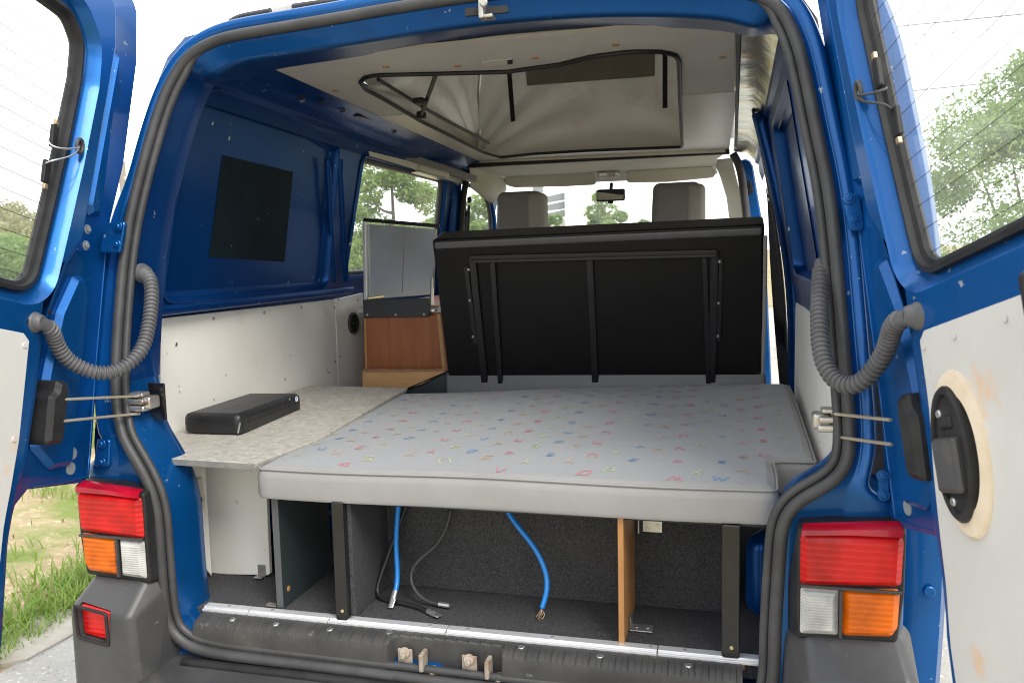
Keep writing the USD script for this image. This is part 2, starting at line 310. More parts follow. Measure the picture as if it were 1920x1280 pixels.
# ================================================================ ground and path
def setting(name, mesh, m, smooth=35): return obj(name, mesh, m, kind='structure', smooth=smooth)
def gz(x, y):
    x, y = np.asarray(x, float), np.asarray(y, float)
    s = np.clip((-1.9-x)/1.2, 0, 1)
    p = np.c_[x.ravel()*1.1, y.ravel()*1.1, 0*x.ravel()]
    return (s*(.05+.05*np.reshape(meshkit.fbm(p, 4), x.shape)) + np.clip(-2.6-x, 0, 12)*.035)
def grid(x0, x1, y0, y1, nx, ny, zf):
    X, Y = np.meshgrid(np.linspace(x0, x1, nx), np.linspace(y0, y1, ny)); Z = zf(X, Y)
    return loft([np.c_[X[i], Y[i], Z[i]] for i in range(ny)])
xs = np.array([-160, -60, -25, -12]); 
near = grid(-12, -1.80, -3, 9, 140, 160, gz)
far = [loft([[(-400, -400, -.06), (400, -400, -.06)], [(-400, 400, -.06), (400, 400, -.06)]])]
ground = setting('ground', [near] + far, 'earth', smooth=40)
path_ = setting('path', [rbox((1.2, 8.4, -.025), (6.06, 19.6, .06), .01)], 'concrete')
y = -1.4
while y < 3.4:
    L = rng.uniform(.26, .48); w = rng.uniform(.20, .30); x = -1.80-w/2+rng.uniform(-.03, .03); k = 11
    ang = np.sort(rng.uniform(0, 6.28, k)+0)*.3+np.linspace(0, 6.28, k, endpoint=False)*.7
    a = np.c_[x+w/2*np.cos(ang)*np.abs(np.cos(ang))**-.35*rng.uniform(.86, 1.06, k), y+L/2+L/2*np.sin(ang)*np.abs(np.sin(ang)+1e-6)**-.35*rng.uniform(.86, 1.0, k)]; c = a.mean(0); h = .012+rng.uniform(0, .016)
    rings = [np.c_[a, np.full(k, -.03)], np.c_[a, np.full(k, h-.010)], np.c_[c+(a-c)*.90, h+rng.normal(0, .002, k)], np.c_[c+(a-c)*.5, h+.003+rng.normal(0, .003, k)], np.c_[c+(a-c)*.02, np.full(k, h+.004)]]
    obj('edging_stone', loft(rings, True), 'edging', path_, smooth=30); y += L+.02
# grass: blades in clumps near the path and thinner further out
def blades(cx, cy, n, spread, h, w=.006):
    out_v, out_f = [], []
    for i in range(n):
        x, y_ = cx+rng.normal(0, spread), cy+rng.normal(0, spread)
        if x > -1.86: continue
        z = float(gz(x, y_)); a = rng.uniform(0, 6.28); hh = h*rng.uniform(.5, 1.25); lean = hh*rng.uniform(.25, .95); ww = w*rng.uniform(.6, 1.3)
        d = np.array([math.cos(a), math.sin(a)]); p = np.array([-d[1], d[0]])
        pts = []
        for t, k in ((0, 1), (.45, .9), (.8, .55)):
            c = np.array([x, y_])+d*lean*t**1.8; zz = z+hh*(t-.28*t*t)
            pts += [(*(c-p*ww*k/2), zz), (*(c+p*ww*k/2), zz)]
        c = np.array([x, y_])+d*lean; pts.append((*c, z+hh*.72))
        b = len(out_v); out_v += pts; out_f += [[b, b+1, b+3], [b, b+3, b+2], [b+2, b+3, b+5], [b+2, b+5, b+4], [b+4, b+5, b+6]]
    return out_v, out_f
gv, gf, sv, sf = [], [], [], []
def addb(V, F, r):
    b = len(V); V += r[0]; F += [[i+b for i in f] for f in r[1]]
for k in range(330):
    x = -1.9-abs(rng.normal(0, .16)); y_ = rng.uniform(-.6, 4.2); addb(gv, gf, blades(x, y_, 22, .06, .12))
for k in range(620):
    x = rng.uniform(-5.5, -2.0); y_ = rng.uniform(.2, 6.5)
    if meshkit.fbm(np.array([[x*.8, y_*.8, 3.]]), 3)[0] > .47: addb(gv, gf, blades(x, y_, 16, .07, .13, .009))
for k in range(210):
    x = rng.uniform(-7.5, -3.6); y_ = rng.uniform(2.4, 7.5); addb(gv, gf, blades(x, y_, 22, .13, .20, .012))
for k in range(170):
    x = rng.uniform(-4.8, -2.0); y_ = rng.uniform(0, 5); addb(sv, sf, blades(x, y_, 7, .1, .05, .006))
obj('grass', (np.array(gv), np.array(gf)), 'grass_blade', kind='stuff', label='bright green grass tufts between the path edging and bare earth', cat='grass', smooth=False)
obj('dry_grass', (np.array(sv), np.array(sf)), 'straw', kind='stuff', label='dry straw coloured stalks lying on the bare earth', cat='dry grass', smooth=False)

# ================================================================ the van
VAN = thing('camper_van', 'blue camper van seen from behind with both rear wing doors open', 'van', (0, .0, 0))
def part(name, mesh, m, parent=VAN, label=None, smooth=35): return obj(name, mesh, m, parent, label, smooth=smooth)
# --- line of the rear opening (x, z), the rubber seal runs on it
op = [(-.12, .479), (-.354, .481), (-.546, .484), (-.632, .497), (-.676, .53), (-.691, .603), (-.693, .758), (-.701, .847), (-.735, .922), (-.772, .984), (-.795, 1.043), (-.806, 1.104), (-.813, 1.191), (-.816, 1.303), (-.815, 1.404), (-.806, 1.506), (-.785, 1.622), (-.757, 1.737), (-.725, 1.822), (-.680, 1.880), (-.610, 1.912), (-.506, 1.924), (-0.339, 1.934), (-0.127, 1.948), (0.049, 1.955), (0.230, 1.953), (0.402, 1.941), (0.544, 1.922), (0.618, 1.903), (0.660, 1.881), (0.688, 1.850), (0.710, 1.798), (.725, 1.738), (.749, 1.608), (.766, 1.514), (.779, 1.4), (.787, 1.289), (.795, 1.171), (.800, 1.093), (.801, 1.025), (.79, .980), (.756, .945), (.714, .915), (.688, .875), (.680, .82), (.676, .742), (.672, .634), (.668, .545), (.650, .50), (.60, .482), (.35, .479), (.12, .478)]
op = spline(op, 260, True)
S = np.c_[op[:, 0], [-.01+yr(z) for z in op[:, 1]], op[:, 1]]
S[:, 1] = .7*S[:, 1] + .15*np.roll(S[:, 1], 2) + .15*np.roll(S[:, 1], -2)
tn = np.roll(op, -1, 0)-np.roll(op, 1, 0); tn /= np.linalg.norm(tn, axis=1, keepdims=True)
nout = np.c_[tn[:, 1], -tn[:, 0]]; nout *= np.sign((nout*(op-[0, 1.2])).sum(1).mean())
nout = np.c_[-tn[:, 1], tn[:, 0]] if ((np.c_[tn[:, 1], -tn[:, 0]])*(op-np.array([0, 1.2]))).sum(1).mean() < 0 else np.c_[tn[:, 1], -tn[:, 0]]
sm = lambda x, a, b: np.clip((x-a)/(b-a), 0, 1)**2*(3-2*np.clip((x-a)/(b-a), 0, 1))
zS = S[:, 2]; wt = sm(zS, 1.84, 1.90)*(np.abs(S[:, 0]) < .72); wl = 1-sm(zS, .90, 1.03); wb = 1-sm(zS, .49, .56)
sd_ = np.where(S[:, 0] > 0, .15, 1.0-.75*sm(zS, 1.02, 1.2))*(1-wt)+wt
def off(o, f, d=None):
    """Rows at o outwards (in the face of the opening) and f forwards of the seal line."""
    o = np.broadcast_to(o, zS.shape); f = np.broadcast_to(f, zS.shape)
    P = S.copy(); P[:, 0] += nout[:, 0]*o; P[:, 2] += nout[:, 1]*o; P[:, 1] += f+nout[:, 1]*o*TL*(zS > 1.0); return P
wide = .052+.030*(1-sm(zS, 1.42, 1.62))*(S[:, 0] < 0)
xo = np.where(zS < 1.0, .905*wl+(np.abs(S[:, 0])+wide)*(1-wl), np.abs(S[:, 0])+wide)
def outer(fr, f, extra=0.):
    a = off(wide*fr+extra, f); b = S.copy(); sg = np.sign(S[:, 0])
    b[:, 0] = S[:, 0]+sg*(xo-np.abs(S[:, 0]))*fr+sg*extra; b[:, 1] += f
    w = (wl*(1-wb))[:, None]; return a*(1-w)+b*w
rows = [off(-.034*wt-.02*wb, .21*wt+.15*(1-wt)), off(-.03*(1-wt)*sd_-.047*wt, .075*wt+.115*(1-wt)), off(-.034*(1-wt)*sd_-.048*wt, .050*wt+.09*(1-wt)), off(-.03*(1-wt)*sd_-.040*wt, .042*wt+.055*(1-wt)), off(-.02*np.maximum(sd_, .4), .012), off(-.013, .0), off(.0, .004), off(.015, .004),
        outer(.45, .012), outer(.5, .006), outer(.8, .002), outer(.92, .008), outer(1., .026), outer(1., .05, .006), outer(1., .16, .014)]
fm = loft(rows, True); fv, ff_ = np.array(fm.vertices), np.array(fm.faces); nS = len(zS)
jm = (zS > 1.10) & (wt < .5); rmax = (ff_ // nS).max(1); inner_f = (jm[ff_ % nS].all(1)) & (rmax <= 5); under_f = (wt[ff_ % nS] >= .5).all(1) & (rmax <= 1)  # upper reveal and header underside get the blue with shade painted in
part('header_underside', (fv, ff_[under_f]), 'blue_inner_shaded', smooth=50)
part('rear_frame', (fv, ff_[~inner_f & ~under_f]), 'blue_paint', label='blue painted surround of the rear opening', smooth=50)
cx_ = fv[ff_].mean(1)[:, 0]
for sg_ in (-1, 1): part('inner_pillar', (fv, ff_[inner_f & (cx_*sg_ > 0)]), 'blue_inner_shaded', label='inner face of a rear pillar, its blue darkened for shade', smooth=50)
seal = [tube(off(.002, -.006), .0125, 12, True), tube(off(-.018*(1-wt)-.003*wt, .002), .0088, 10, True)]
part('door_seal', seal, 'rubber', label='black rubber seal round the rear opening', smooth=True)
# --- header: latch hook in its slot
slot = [A(x, y, y=.205) for x, y in ((873, 18), (953, 13), (958, 33), (876, 40))]
hn = np.array([0, -1, .55])
part('latch_slot', sheet([p+np.array([0, -.012, .004]) for p in slot], .004, hn, .004), 'webbing')
lk = A(913, 22, y=.21)
part('latch_hook', [rbox(lk+[-.004, -.02, .0], (.012, .03, .045), .003), rbox(lk+[.006, -.016, -.017], (.03, .03, .008), .003), disc(lk+[.004, -.035, .008], (0, -1, 0), .009, .008)], 'zinc')
# --- outer skin, roof
def side_pts(side, ys, zs, add):
    return [[(wx(side, z)+side*add(z), y_, z) for y_ in ys] for z in zs]
for side in (-1, 1):
    zs = [.30, .45, .7, .95, 1.15, 1.27]; add = lambda z: .05+.03*math.sin(max(0, min(1, (z-.3)/1.0))*3.1)
    xo_ = lambda z: (.925 if side < 0 else .90)-(0.19*max(0, z-1.2) if side < 0 else .16*max(0, z-1.2))-.03*max(0, (.6-z)/.3)
    ys0 = [.06, .5, 1.0, 1.5, 2.0, 2.6, 3.2]
    if side < 0:
        part('outer_side', loft([[(side*xo_(z), y_+yr(z), z) for y_ in ys0] for z in zs]), 'blue_paint')
        part('outer_side', loft([[(side*xo_(z), y_+yr(z), z) for y_ in ys0[:3]+[1.2]] for z in (1.272, 1.4, 1.6, 1.8)]), 'blue_paint')
    else:
        part('outer_side', loft([[(side*xo_(z), y_+yr(z), z) for y_ in ys0[:3]+[1.33]] for z in zs+[1.4, 1.6, 1.8]]), 'blue_paint')
zc = lambda y_: 1.905-.030*max(0, y_-.3)
roofx = [-.815, -.80, -.76, -.70, -.6]; roofz = [1.80, 1.87, 1.93, 1.955, 1.965]
def roofrow(y_, s):
    return [(s*abs(x)+(-.0 if s < 0 else -.035), y_+.02, z) for x, z in zip(roofx, roofz)]
for s in (-1, 1):
    part('roof_side', loft([roofrow(y_, s) for y_ in (.30, .5, 1, 1.6, 2.2, 3.0)]), 'blue_paint')
part('roof', loft([[(x, y_, 1.966+.01*(1-(x/.6)**2)) for x in np.linspace(-.6, .565, 9)] for y_ in (.235, .4, .55)]), 'blue_paint')
part('roof', loft([[(x, y_, 1.966-.09*max(0, y_-2.5)) for x in np.linspace(-.6, .565, 5)] for y_ in (2.46, 2.7, 3.05)]), 'blue_paint')
# raised pop-top lid and its rubber bead
PZ0, PZ1, PY0, PY1 = 2.0, 2.62, .50, 2.48
lidz = lambda y_: PZ0+(PZ1-PZ0)*(y_-PY0)/(PY1-PY0)
part('pop_top_lid', loft([[(x, y_, lidz(y_)+.04*(1-(x/.6)**2)) for x in np.linspace(-.58, .55, 9)] for y_ in np.linspace(PY0, PY1, 6)]), 'blue_paint')
part('pop_top_lid', loft([[(x, y_, lidz(y_)-.02+.03*(1-(x/.6)**2)) for x in np.linspace(-.575, .545, 9)] for y_ in np.linspace(PY0, PY1, 6)]), 'liner')
lo_ = [A(*p, y=.262) for p in ((410, 66), (424, 62), (470, 54), (560, 40), (700, 20), (860, -4), (1000, -24))]
hi_ = [A(*p, y=.268) for p in ((416, 60), (434, 41), (480, 34), (562, 18), (700, 2), (860, -20), (1000, -40))]
bk_ = [p+np.array([0, .10, .006]) for p in hi_]
part('roof_lip', loft([lo_, [a*.15+b*.85+[0, -.004, 0] for a, b in zip(lo_, hi_)], hi_, bk_]), 'blue_paint')
for pts in (((432, 42), (446, 34), (475, 27), (508, 21)), ((549, 13), (600, 6), (700, -7), (860, -27))):
    part('pop_top_gasket', tube(spline([A(*p, y=.262) for p in pts], 30), .0075, 8), 'rubber')
part('roof_corner', loft([[A(*p, y=.235) for p in ((302, 215), (306, 165), (322, 125), (352, 92), (395, 72), (420, 66))], [A(*p, y=.245) for p in ((290, 215), (297, 150), (314, 108), (347, 70), (392, 58), (416, 60))], [A(*p, y=.33) for p in ((290, 215), (299, 150), (316, 108), (348, 71), (392, 59), (416, 60))]]), 'blue_paint', smooth=60)
part('roof_bracket', [sheet([A(*p, y=.258) for p in ((512, 14), (547, 9), (553, 32), (506, 39))], .01, (0, -1, .2), .003)], 'zinc')

# --- inner side walls: blue sheet with recesses and openings, mapped from (y, z)
def wall3(side, yz, d=0.0):
    yz = np.asarray(yz, float); return np.c_[[wx(side, z)+side*d for z in yz[:, 1]], yz]
def wall_sheet(side, poly, d, th):
    m = trimesh.creation.extrude_polygon(poly, th); v = np.array(m.vertices)
    x = np.array([wx(side, z) for z in v[:, 1]])+side*(d+v[:, 2]); f = m.faces if side > 0 else m.faces
    return trimesh.Trimesh(np.c_[x, v[:, 0], v[:, 1]], f, process=False)
def Y(px, py, side=-1): p = AW(px, py, side); return (p[1], p[2])
quarter = rnd(Polygon([Y(300, 572), Y(614, 543), Y(637, 272), Y(470, 165), Y(352, 165)]).buffer(0), .045, 8)
midwin = rnd(Polygon([Y(645, 520), Y(820, 505), Y(836, 333), Y(680, 290)]).buffer(0), .035, 8)
wallL = Polygon([(.10, 1.245), (2.50, 1.245), (2.5, 1.83), (.26, 1.875), (.2, 1.75), (.12, 1.5)])
wl_sheet = wallL.difference(quarter).difference(midwin)
wp = part('inner_side_wall', wall_sheet(-1, wl_sheet, 0.0, .022), 'blue_inner_shaded')
qo = resample(np.array(quarter.exterior.coords)[:-1], 120, True); qc = qo.mean(0)
def inset(poly, ins):
    q = poly.buffer(-ins, quad_segs=8); return np.array([list(q.exterior.interpolate(q.exterior.project(Point(b))).coords)[0] for b in resample(np.array(poly.exterior.coords)[:-1], 120, True)])
part('window_recess', [loft([wall3(-1, inset(quarter, i), d) for i, d in ((0.0, -.004), (.004, -.006), (.010, 0), (.014, .014), (.030, .020), (.034, .024))], True), wall_sheet(-1, Polygon(inset(quarter, .033)), .023, .004)], 'blue_inner_shaded', smooth=50)
part('adhesive_patch', wall_sheet(-1, Polygon([Y(430, 290), Y(561, 322), Y(544, 491), Y(404, 482)]), .0215, .0008), 'dark_patch', label='dark bare patch on the inside of the blue quarter panel')
part('window_rim', [loft([wall3(-1, inset(midwin, i), d) for i, d in ((-.012, -.004), (0, -.010), (.006, -.008), (.010, .02))], True)], 'blue_inner_shaded')
part('window_gasket', [loft([wall3(-1, inset(midwin, i), d) for i, d in ((.006, .012), (.014, .006), (.022, .012), (.024, .03))], True)], 'rubber', smooth=True)
gp = inset(midwin, .018); tg = trimesh.creation.triangulate_polygon(Polygon(gp), engine='earcut'); part('window_glass', (wall3(-1, tg[0], .02), tg[1]), 'pane_clear')
# pressed ribs on the pillar beside the window
for px, w in ((628, .010), (650, .013)):
    part('pillar_rib', tube(np.array([AW(px-14*(1-t)+14*t*0-2*t+0, 300+t*228, -1)+[.0, 0, 0] for t in np.linspace(0, 1, 12)]), w, 8, flat=(1, .55)), 'blue_inner_shaded', smooth=True)
part('wall_ledge', tube(np.array([wall3(-1, [(y_, 1.262)])[0] for y_ in np.linspace(.12, 1.4, 12)]), .016, 8, flat=(.6, 1)), 'blue_inner_shaded', smooth=True)
for px, py in ((292, 397), (285, 439), (278, 482), (268, 520), (330, 580), (346, 578), (361, 576)):
    c = AW(px, py, -1); part('drain_hole', disc(c+[.001, 0, 0], (1, 0, .19), .0065, .0008, 12), 'black_trim')
# roof rails
def rail(side, y0, y1, prof, name, m, n=12):
    part(name, loft([[(side*abs(x) if side < 0 else x, y_, z-.030*max(0, y_-.3)) for x, z in prof] for y_ in np.linspace(y0, y1, n)]), m, smooth=40)
rail(-1, .2, 2.5, [(-.755, 1.80), (-.752, 1.845), (-.738, 1.853), (-.732, 1.862), (-.70, 1.872), (-.692, 1.880), (-.66, 1.893), (-.612, 1.903)], 'roof_rail', 'blue_inner_shaded')
for px, py in ((563, 178), (640, 205), (737, 245), (600, 188)):
    c = A(px, py, x=-.66); part('drain_hole', disc(c+[.004, 0, -.006], (.45, 0, -1), .011, .001, 12), 'webbing')
sc = [A(665, 215, x=-.66), A(712, 228, x=-.66)]
part('rail_scar', bar(sc[0]+[.004, 0, -.006], sc[1]+[.004, 0, -.006], .02, .002, r=.0008), 'rust_metal')
part('opening_filler', loft([[A(880, 301, y=2.40), A(1350, 280, y=2.40)], [A(880, 308, y=2.44), A(1370, 287, y=2.44)]]), 'black_trim')
rail(1, .2, 2.5, [(.595, 1.905), (.612, 1.900), (.655, 1.895), (.69, 1.86)], 'roof_rail_insulation', 'foil', 30)
rail(1, .2, 2.5, [(.69, 1.86), (.694, 1.845), (.708, 1.838), (.712, 1.80), (.726, 1.76)], 'roof_rail', 'blue_inner_shaded')
part('ceiling_edge_trim', tube([(.605, y_, zc(y_)-.006) for y_ in np.linspace(.38, 2.3, 12)], .006, 6), 'rubber')
# right side wall: sheet behind the rear pillar, then the sliding door opening
wr = Polygon([(.10, 1.20), (1.36, 1.20), (1.30, 1.80), (.24, 1.80), (.16, 1.5)])
qr = rnd(Polygon([(.30, 1.30), (1.14, 1.30), (1.10, 1.76), (.36, 1.76)]), .04, 6)
part('inner_side_wall', wall_sheet(1, wr.difference(qr), 0, .03), 'blue_inner_shaded')
part('window_recess', [wall_sheet(1, qr.buffer(.01), .031, .003), loft([wall3(1, inset(qr, i), d) for i, d in ((-.002, -.003), (.006, .0), (.012, .02), (.02, .032))], True)], 'blue_inner_shaded')
def pil(name, pts, w, m, flat=(1, .6)): part(name, tube(spline(pts, 24), w, 10, flat=flat), m, smooth=True)
pil('door_pillar', [A(1424, 212, y=1.36), A(1446, 300, y=1.36), A(1468, 400, y=1.36), A(1486, 520, y=1.36), A(1492, 640, y=1.36), A(1492, 800, y=1.36)], .030, 'blue_inner_shaded', (1, .9))
pil('door_pillar_edge', [A(1412, 205, y=1.42), A(1432, 300, y=1.42), A(1450, 400, y=1.42), A(1466, 520, y=1.42), A(1474, 640, y=1.42), A(1478, 760, y=1.42)], .010, 'rubber')
pil('pillar_rib', [A(1452, 215, y=1.16), A(1474, 300, y=1.16), A(1494, 400, y=1.16), A(1508, 480, y=1.16)], .018, 'blue_inner_shaded')
part('grab_strap', tube(spline([A(1392, 208, y=2.1), A(1394, 235, y=2.1), A(1404, 250, y=2.08), A(1409, 252, y=2.08)], 16), .007, 8), 'brass')
# lower white side panels (plywood)
XP = -.885
def xp(px, py): return A(px, py, x=XP)
def wpanel(name, pts, x, n, holes=()):
    return part(name, sheet(pts, .006, n, 0, holes, bev=0 if holes else .0015), 'white_panel')
LP = [xp(232, 604), xp(627, 561), xp(635, 735), xp(560, 742), xp(300, 850), xp(232, 800)]
wpanel('side_panel', LP, XP, (1, 0, 0))
gap = [A(628.5, 561, x=-.884), A(681, 549, x=-.884), A(684, 760, x=-.884), A(636.5, 760, x=-.884)]
vent = A(661, 606, x=-.884); va = np.linspace(0, 2*np.pi, 24, endpoint=False)
wpanel('side_panel', gap, XP, (1, 0, 0))
part('vent', [disc(vent, (1, 0, 0), .043, .004, 28), ], 'black_trim')
part('vent', [tube([vent+np.array([.006, .039*math.cos(a), .039*math.sin(a)]) for a in va], .005, 6, True), bar(vent+[.006, -.036, 0], vent+[.006, .036, 0], .004, .008)] + [bar(vent+[.006, -.03, dz], vent+[.006, .03, dz], .003, .003) for dz in (-.02, .02)], 'rubber')
for px, py in ((400, 597), (627, 577), (634, 561), (628, 678), (638, 668), (671, 562), (495, 586), (565, 576), (330, 645)):
    part('panel_screw', disc(A(px, py, x=-.884), (1, 0, 0), .005, .0022, 12), 'steel')
# right white panel
wpanel('side_panel', [(.792, .16, 1.23), (.80, 1.30, 1.205), (.80, 1.30, .56), (.792, .16, .56)], .8, (-1, 0, 0))
# --- ceiling board with the roof opening
def Cz(px, py):
    P = A(px, py, z=1.88)
    for _ in range(8): P = A(px, py, z=zc(P[1]))
    return P
open_px = [(676, 152), (684, 143), (705, 138), (800, 136), (950, 132), (1050, 118), (1110, 103), (1180, 94), (1235, 94), (1264, 99), (1273, 110), (1275, 180), (1279, 274), (1100, 281), (1000, 287), (938, 294), (905, 284), (835, 248), (790, 226), (720, 184), (685, 165)]
OP = np.array([Cz(*p) for p in open_px])
OPs = OP[:, :2]
board = Polygon([(-.613, .395), (.605, .38), (.60, 1.4), (.575, 2.46), (-.62, 2.46)])
hole = Polygon(OPs).buffer(0)
def ceil_mesh(poly, dz, th):
    m = trimesh.creation.extrude_polygon(poly, th); v = np.array(m.vertices)
    z = np.array([zc(b) for b in v[:, 1]])+dz+v[:, 2]; return trimesh.Trimesh(np.c_[v[:, :2], z], m.faces, process=False)
split = Cz(1330, 175)[1]
part('ceiling_panel', ceil_mesh(board.difference(hole).intersection(sbox(-1, 0, 1, split-.001)), 0, .008), 'liner')
part('ceiling_panel', ceil_mesh(board.difference(hole).intersection(sbox(-1, split+.001, 1, 3)), -.002, .008), 'liner_gloss')
part('opening_trim', tube(np.array([(x, y_, zc(y_)-.004) for x, y_ in resample(np.array(Polygon(OPs).exterior.coords)[:-1], 160, True)]), .0068, 8, True, flat=(1, 1)), 'black_trim', label='black edging round the roof opening', smooth=True)
for px, py in ((724, 126), (858, 124), (1003, 109), (1154, 85), (1355, 108), (630, 170)):
    c = Cz(px, py); part('screw_cap', disc(c-[0, 0, .0], (0, 0, -1), .010, .002, 14), 'orange_board')
c1 = [Cz(*p) for p in ((902, 116), (960, 110), (960, 120), (907, 125))]
part('ceiling_catch', sheet([p-[0, 0, .001] for p in c1], .002, (0, 0, -1), 0, up=(0, 1, 0)), 'cream_plastic')
c1 = [Cz(*p) for p in ((951, 112), (961, 111), (961, 119), (952, 120))]
part('ceiling_catch', sheet([p-[0, 0, .003] for p in c1], .002, (0, 0, -1), 0, up=(0, 1, 0)), 'black_trim')
# --- canvas bellows of the raised roof: a front wall and two side walls with creases
fy = lambda y_: y_
def cwall(P, Q, top, nu=60, nv=30, amp=.012, side=False):
    """Canvas between the lower line P-Q and the line above it (top(u) gives the point)."""
    P, Q = np.asarray(P, float), np.asarray(Q, float); n = np.cross(Q-P, [0, 0, 1]); n /= np.linalg.norm(n); rows = []
    for j in range(nv):
        v = j/(nv-1); r = []
        for i in range(nu):
            u = i/(nu-1); a = P+(Q-P)*u; b = top(u); c = a+(b-a)*v
            fan = math.sin(9*math.atan2(v+.05, u*1.6+.08)*2.2+3*u)*math.exp(-2.2*math.hypot(u, v*1.0))*2.2+math.sin(7*math.atan2(v+.05, (1-u)*1.6+.08)*2)*math.exp(-2.6*math.hypot(1-u, v))*1.6
            sag = math.sin(math.pi*v)*.6*math.sin(math.pi*u)+.8*math.sin(3.5*v*3+1.2*math.sin(3*u))*.25
            r.append(c+n*amp*(fan+1.6*sag)*math.sin(math.pi*min(1, v*4+.02)/2)*math.sin(math.pi*min(1, (1-v)*6+.02)/2))
        rows.append(r)
    return loft(rows)
fL, fR = A(895, 289, y=2.30)-[0, 0, .012], A(1340, 271, y=2.30)-[0, 0, .004]
ftop = lambda u: np.array([fL[0]+(fR[0]-fL[0])*u+.0, 2.42, 2.55+.03*math.sin(math.pi*u)])
part('canvas_wall', cwall(fL, fR, ftop), 'canvas', label='creased beige canvas front wall of the raised roof', smooth=True)
rL = np.array([OP[0][0]-.015, .75, zc(.75)+.005])
ltop = lambda u: np.array([(fL[0])*(1-u)+(rL[0])*u, 2.42*(1-u)+.62*u, lidz(2.42*(1-u)+.62*u)-.02])
part('canvas_wall', cwall(fL, rL, ltop), 'canvas', label='creased beige canvas left wall of the raised roof', smooth=True)
rR = np.array([fR[0]+.02, .75, zc(.75)+.005])
part('canvas_wall', cwall(fR+[.0, 0, 0], rR, lambda u: np.array([fR[0]+.01, 2.42*(1-u)+.62*u, lidz(2.42*(1-u)+.62*u)-.02])), 'canvas', smooth=True)
part('canvas_seam', tube([fL+[0, -.012, 0], (fL+ftop(0))/2+[.0, -.014, 0], ftop(0)+[0, -.012, 0]], .006, 6), 'canvas')
nF = np.array([0, -1, .0])
def FW(px, py, d): return AP(px, py, fL+np.array([0, -d, 0]), np.cross(fR-fL, ftop(.5)-(fL+fR)/2)/np.linalg.norm(np.cross(fR-fL, ftop(.5)-(fL+fR)/2)))
part('mesh_window', sheet([FW(*p, .035) for p in ((984, 120), (1228, 85), (1228, 143), (988, 161))], .003, (0, -1, .2)), 'mesh_window', label='grey gauze window strip sewn in the canvas')
for a, b in (((955, 137), (962, 228)), ((1247, 96), (1247, 203))):
    part('strap', bar(FW(*a, .055), FW(*b, .055), .022, .003, up=(0, -1, 0), r=.001), 'webbing')
sa, sb_ = Cz(822, 142)+[0, 0, .02], A(790, 216, x=OP[18][0]+.03)
part('roof_strut', [tube([sa, sb_], .007, 8), rbox(sa, (.035, .035, .02), .005), rbox(sb_, (.03, .03, .025), .006)], 'black_trim')
part('roof_strut', [tube([Cz(684, 160)+[.03, .03, .02], Cz(790, 218)+[.04, 0, .01], Cz(905, 278)+[.03, 0, .02]], .006, 6), rbox(Cz(766, 192)+[.04, 0, .0], (.04, .05, .02), .008)], 'black_trim')
part('opening_board', sheet([A(*p, y=2.37) for p in ((990, 278), (1215, 268), (1195, 281), (1160, 287), (1020, 294))], .008, (0, -1, -.1)), 'brown_board')
# --- cab end
part('cross_bar', [bar(A(862, 312, y=2.42), A(1368, 285, y=2.42), .03, .020)], 'black_trim', label='black bar across the ceiling at the cab')
part('ceiling_panel', sheet([A(*p, y=2.40) for p in ((905, 294), (1275, 276), (1330, 272), (1360, 280), (1360, 286), (890, 306))], .004, (0, -1, -.2)), 'headliner')
hz = lambda x, y_: 0
head = [[A(880, 312, y=2.44), A(1000, 304, y=2.44), A(1200, 294, y=2.44), A(1360, 287, y=2.44)], [A(905, 322, y=2.65), A(1000, 318, y=2.65), A(1200, 308, y=2.65), A(1345, 298, y=2.65)], [A(944, 332, y=2.95), A(1020, 330, y=2.95), A(1200, 320, y=2.95), A(1342, 312, y=2.95)], [A(950, 342, y=3.02), A(1020, 346, y=3.02), A(1200, 338, y=3.02), A(1346, 326, y=3.02)]]
part('cab_headliner', loft(head), 'headliner', label='cream headliner over the cab', smooth=True)
part('cab_headliner', loft([[A(880, 305, y=2.43), A(882, 352, y=2.44), A(915, 378, y=2.5)], [A(905, 317, y=2.65), A(905, 362, y=2.65), A(926, 382, y=2.65)], [A(948, 334, y=2.95), A(947, 352, y=2.95), A(936, 365, y=2.95)], [A(950, 338, y=3.02), A(950, 356, y=3.02), A(940, 372, y=3.02)]]), 'headliner', smooth=True)
def visor(px0, name='sun_visor'):
    P = [A(*p, y=2.93) for p in px0]
    part(name, sheet(P, .03, (0, -1, -.15), .018, bev=.006), 'headliner', label='rolled grey beige sun visor')
visor([(947, 331), (1020, 326), (1104, 320), (1117, 334), (1117, 347), (1060, 350), (965, 352), (948, 348)])
visor([(1174, 320), (1330, 311), (1342, 320), (1340, 333), (1250, 342), (1174, 343)])
part('cab_lamp', [rbox(A(1141, 327, y=2.90), (.125, .03, .035), .010)], 'cream_plastic'); part('cab_lamp', [rbox(A(1131, 327, y=2.88), (.05, .01, .022), .004), rbox(A(1157, 326, y=2.88), (.03, .01, .018), .004)], 'steel')
mc = A(1145, 366, y=2.98)
part('rear_view_mirror', [rbox(mc, (.158, .025, .066), .012, n=16), tube([mc+[0, .01, .03], mc+[0, .04, .065]], .010, 8), rbox(mc+[0, 0, -.038], (.03, .02, .016), .005)], 'black_trim')
part('rear_view_mirror', sheet([mc+np.array([x, -.0135, z]) for x, z in ((-.071, -.026), (.071, -.026), (.071, .026), (-.071, .026))], .002, (0.02, -1, .13), .008), 'mirror_dark')
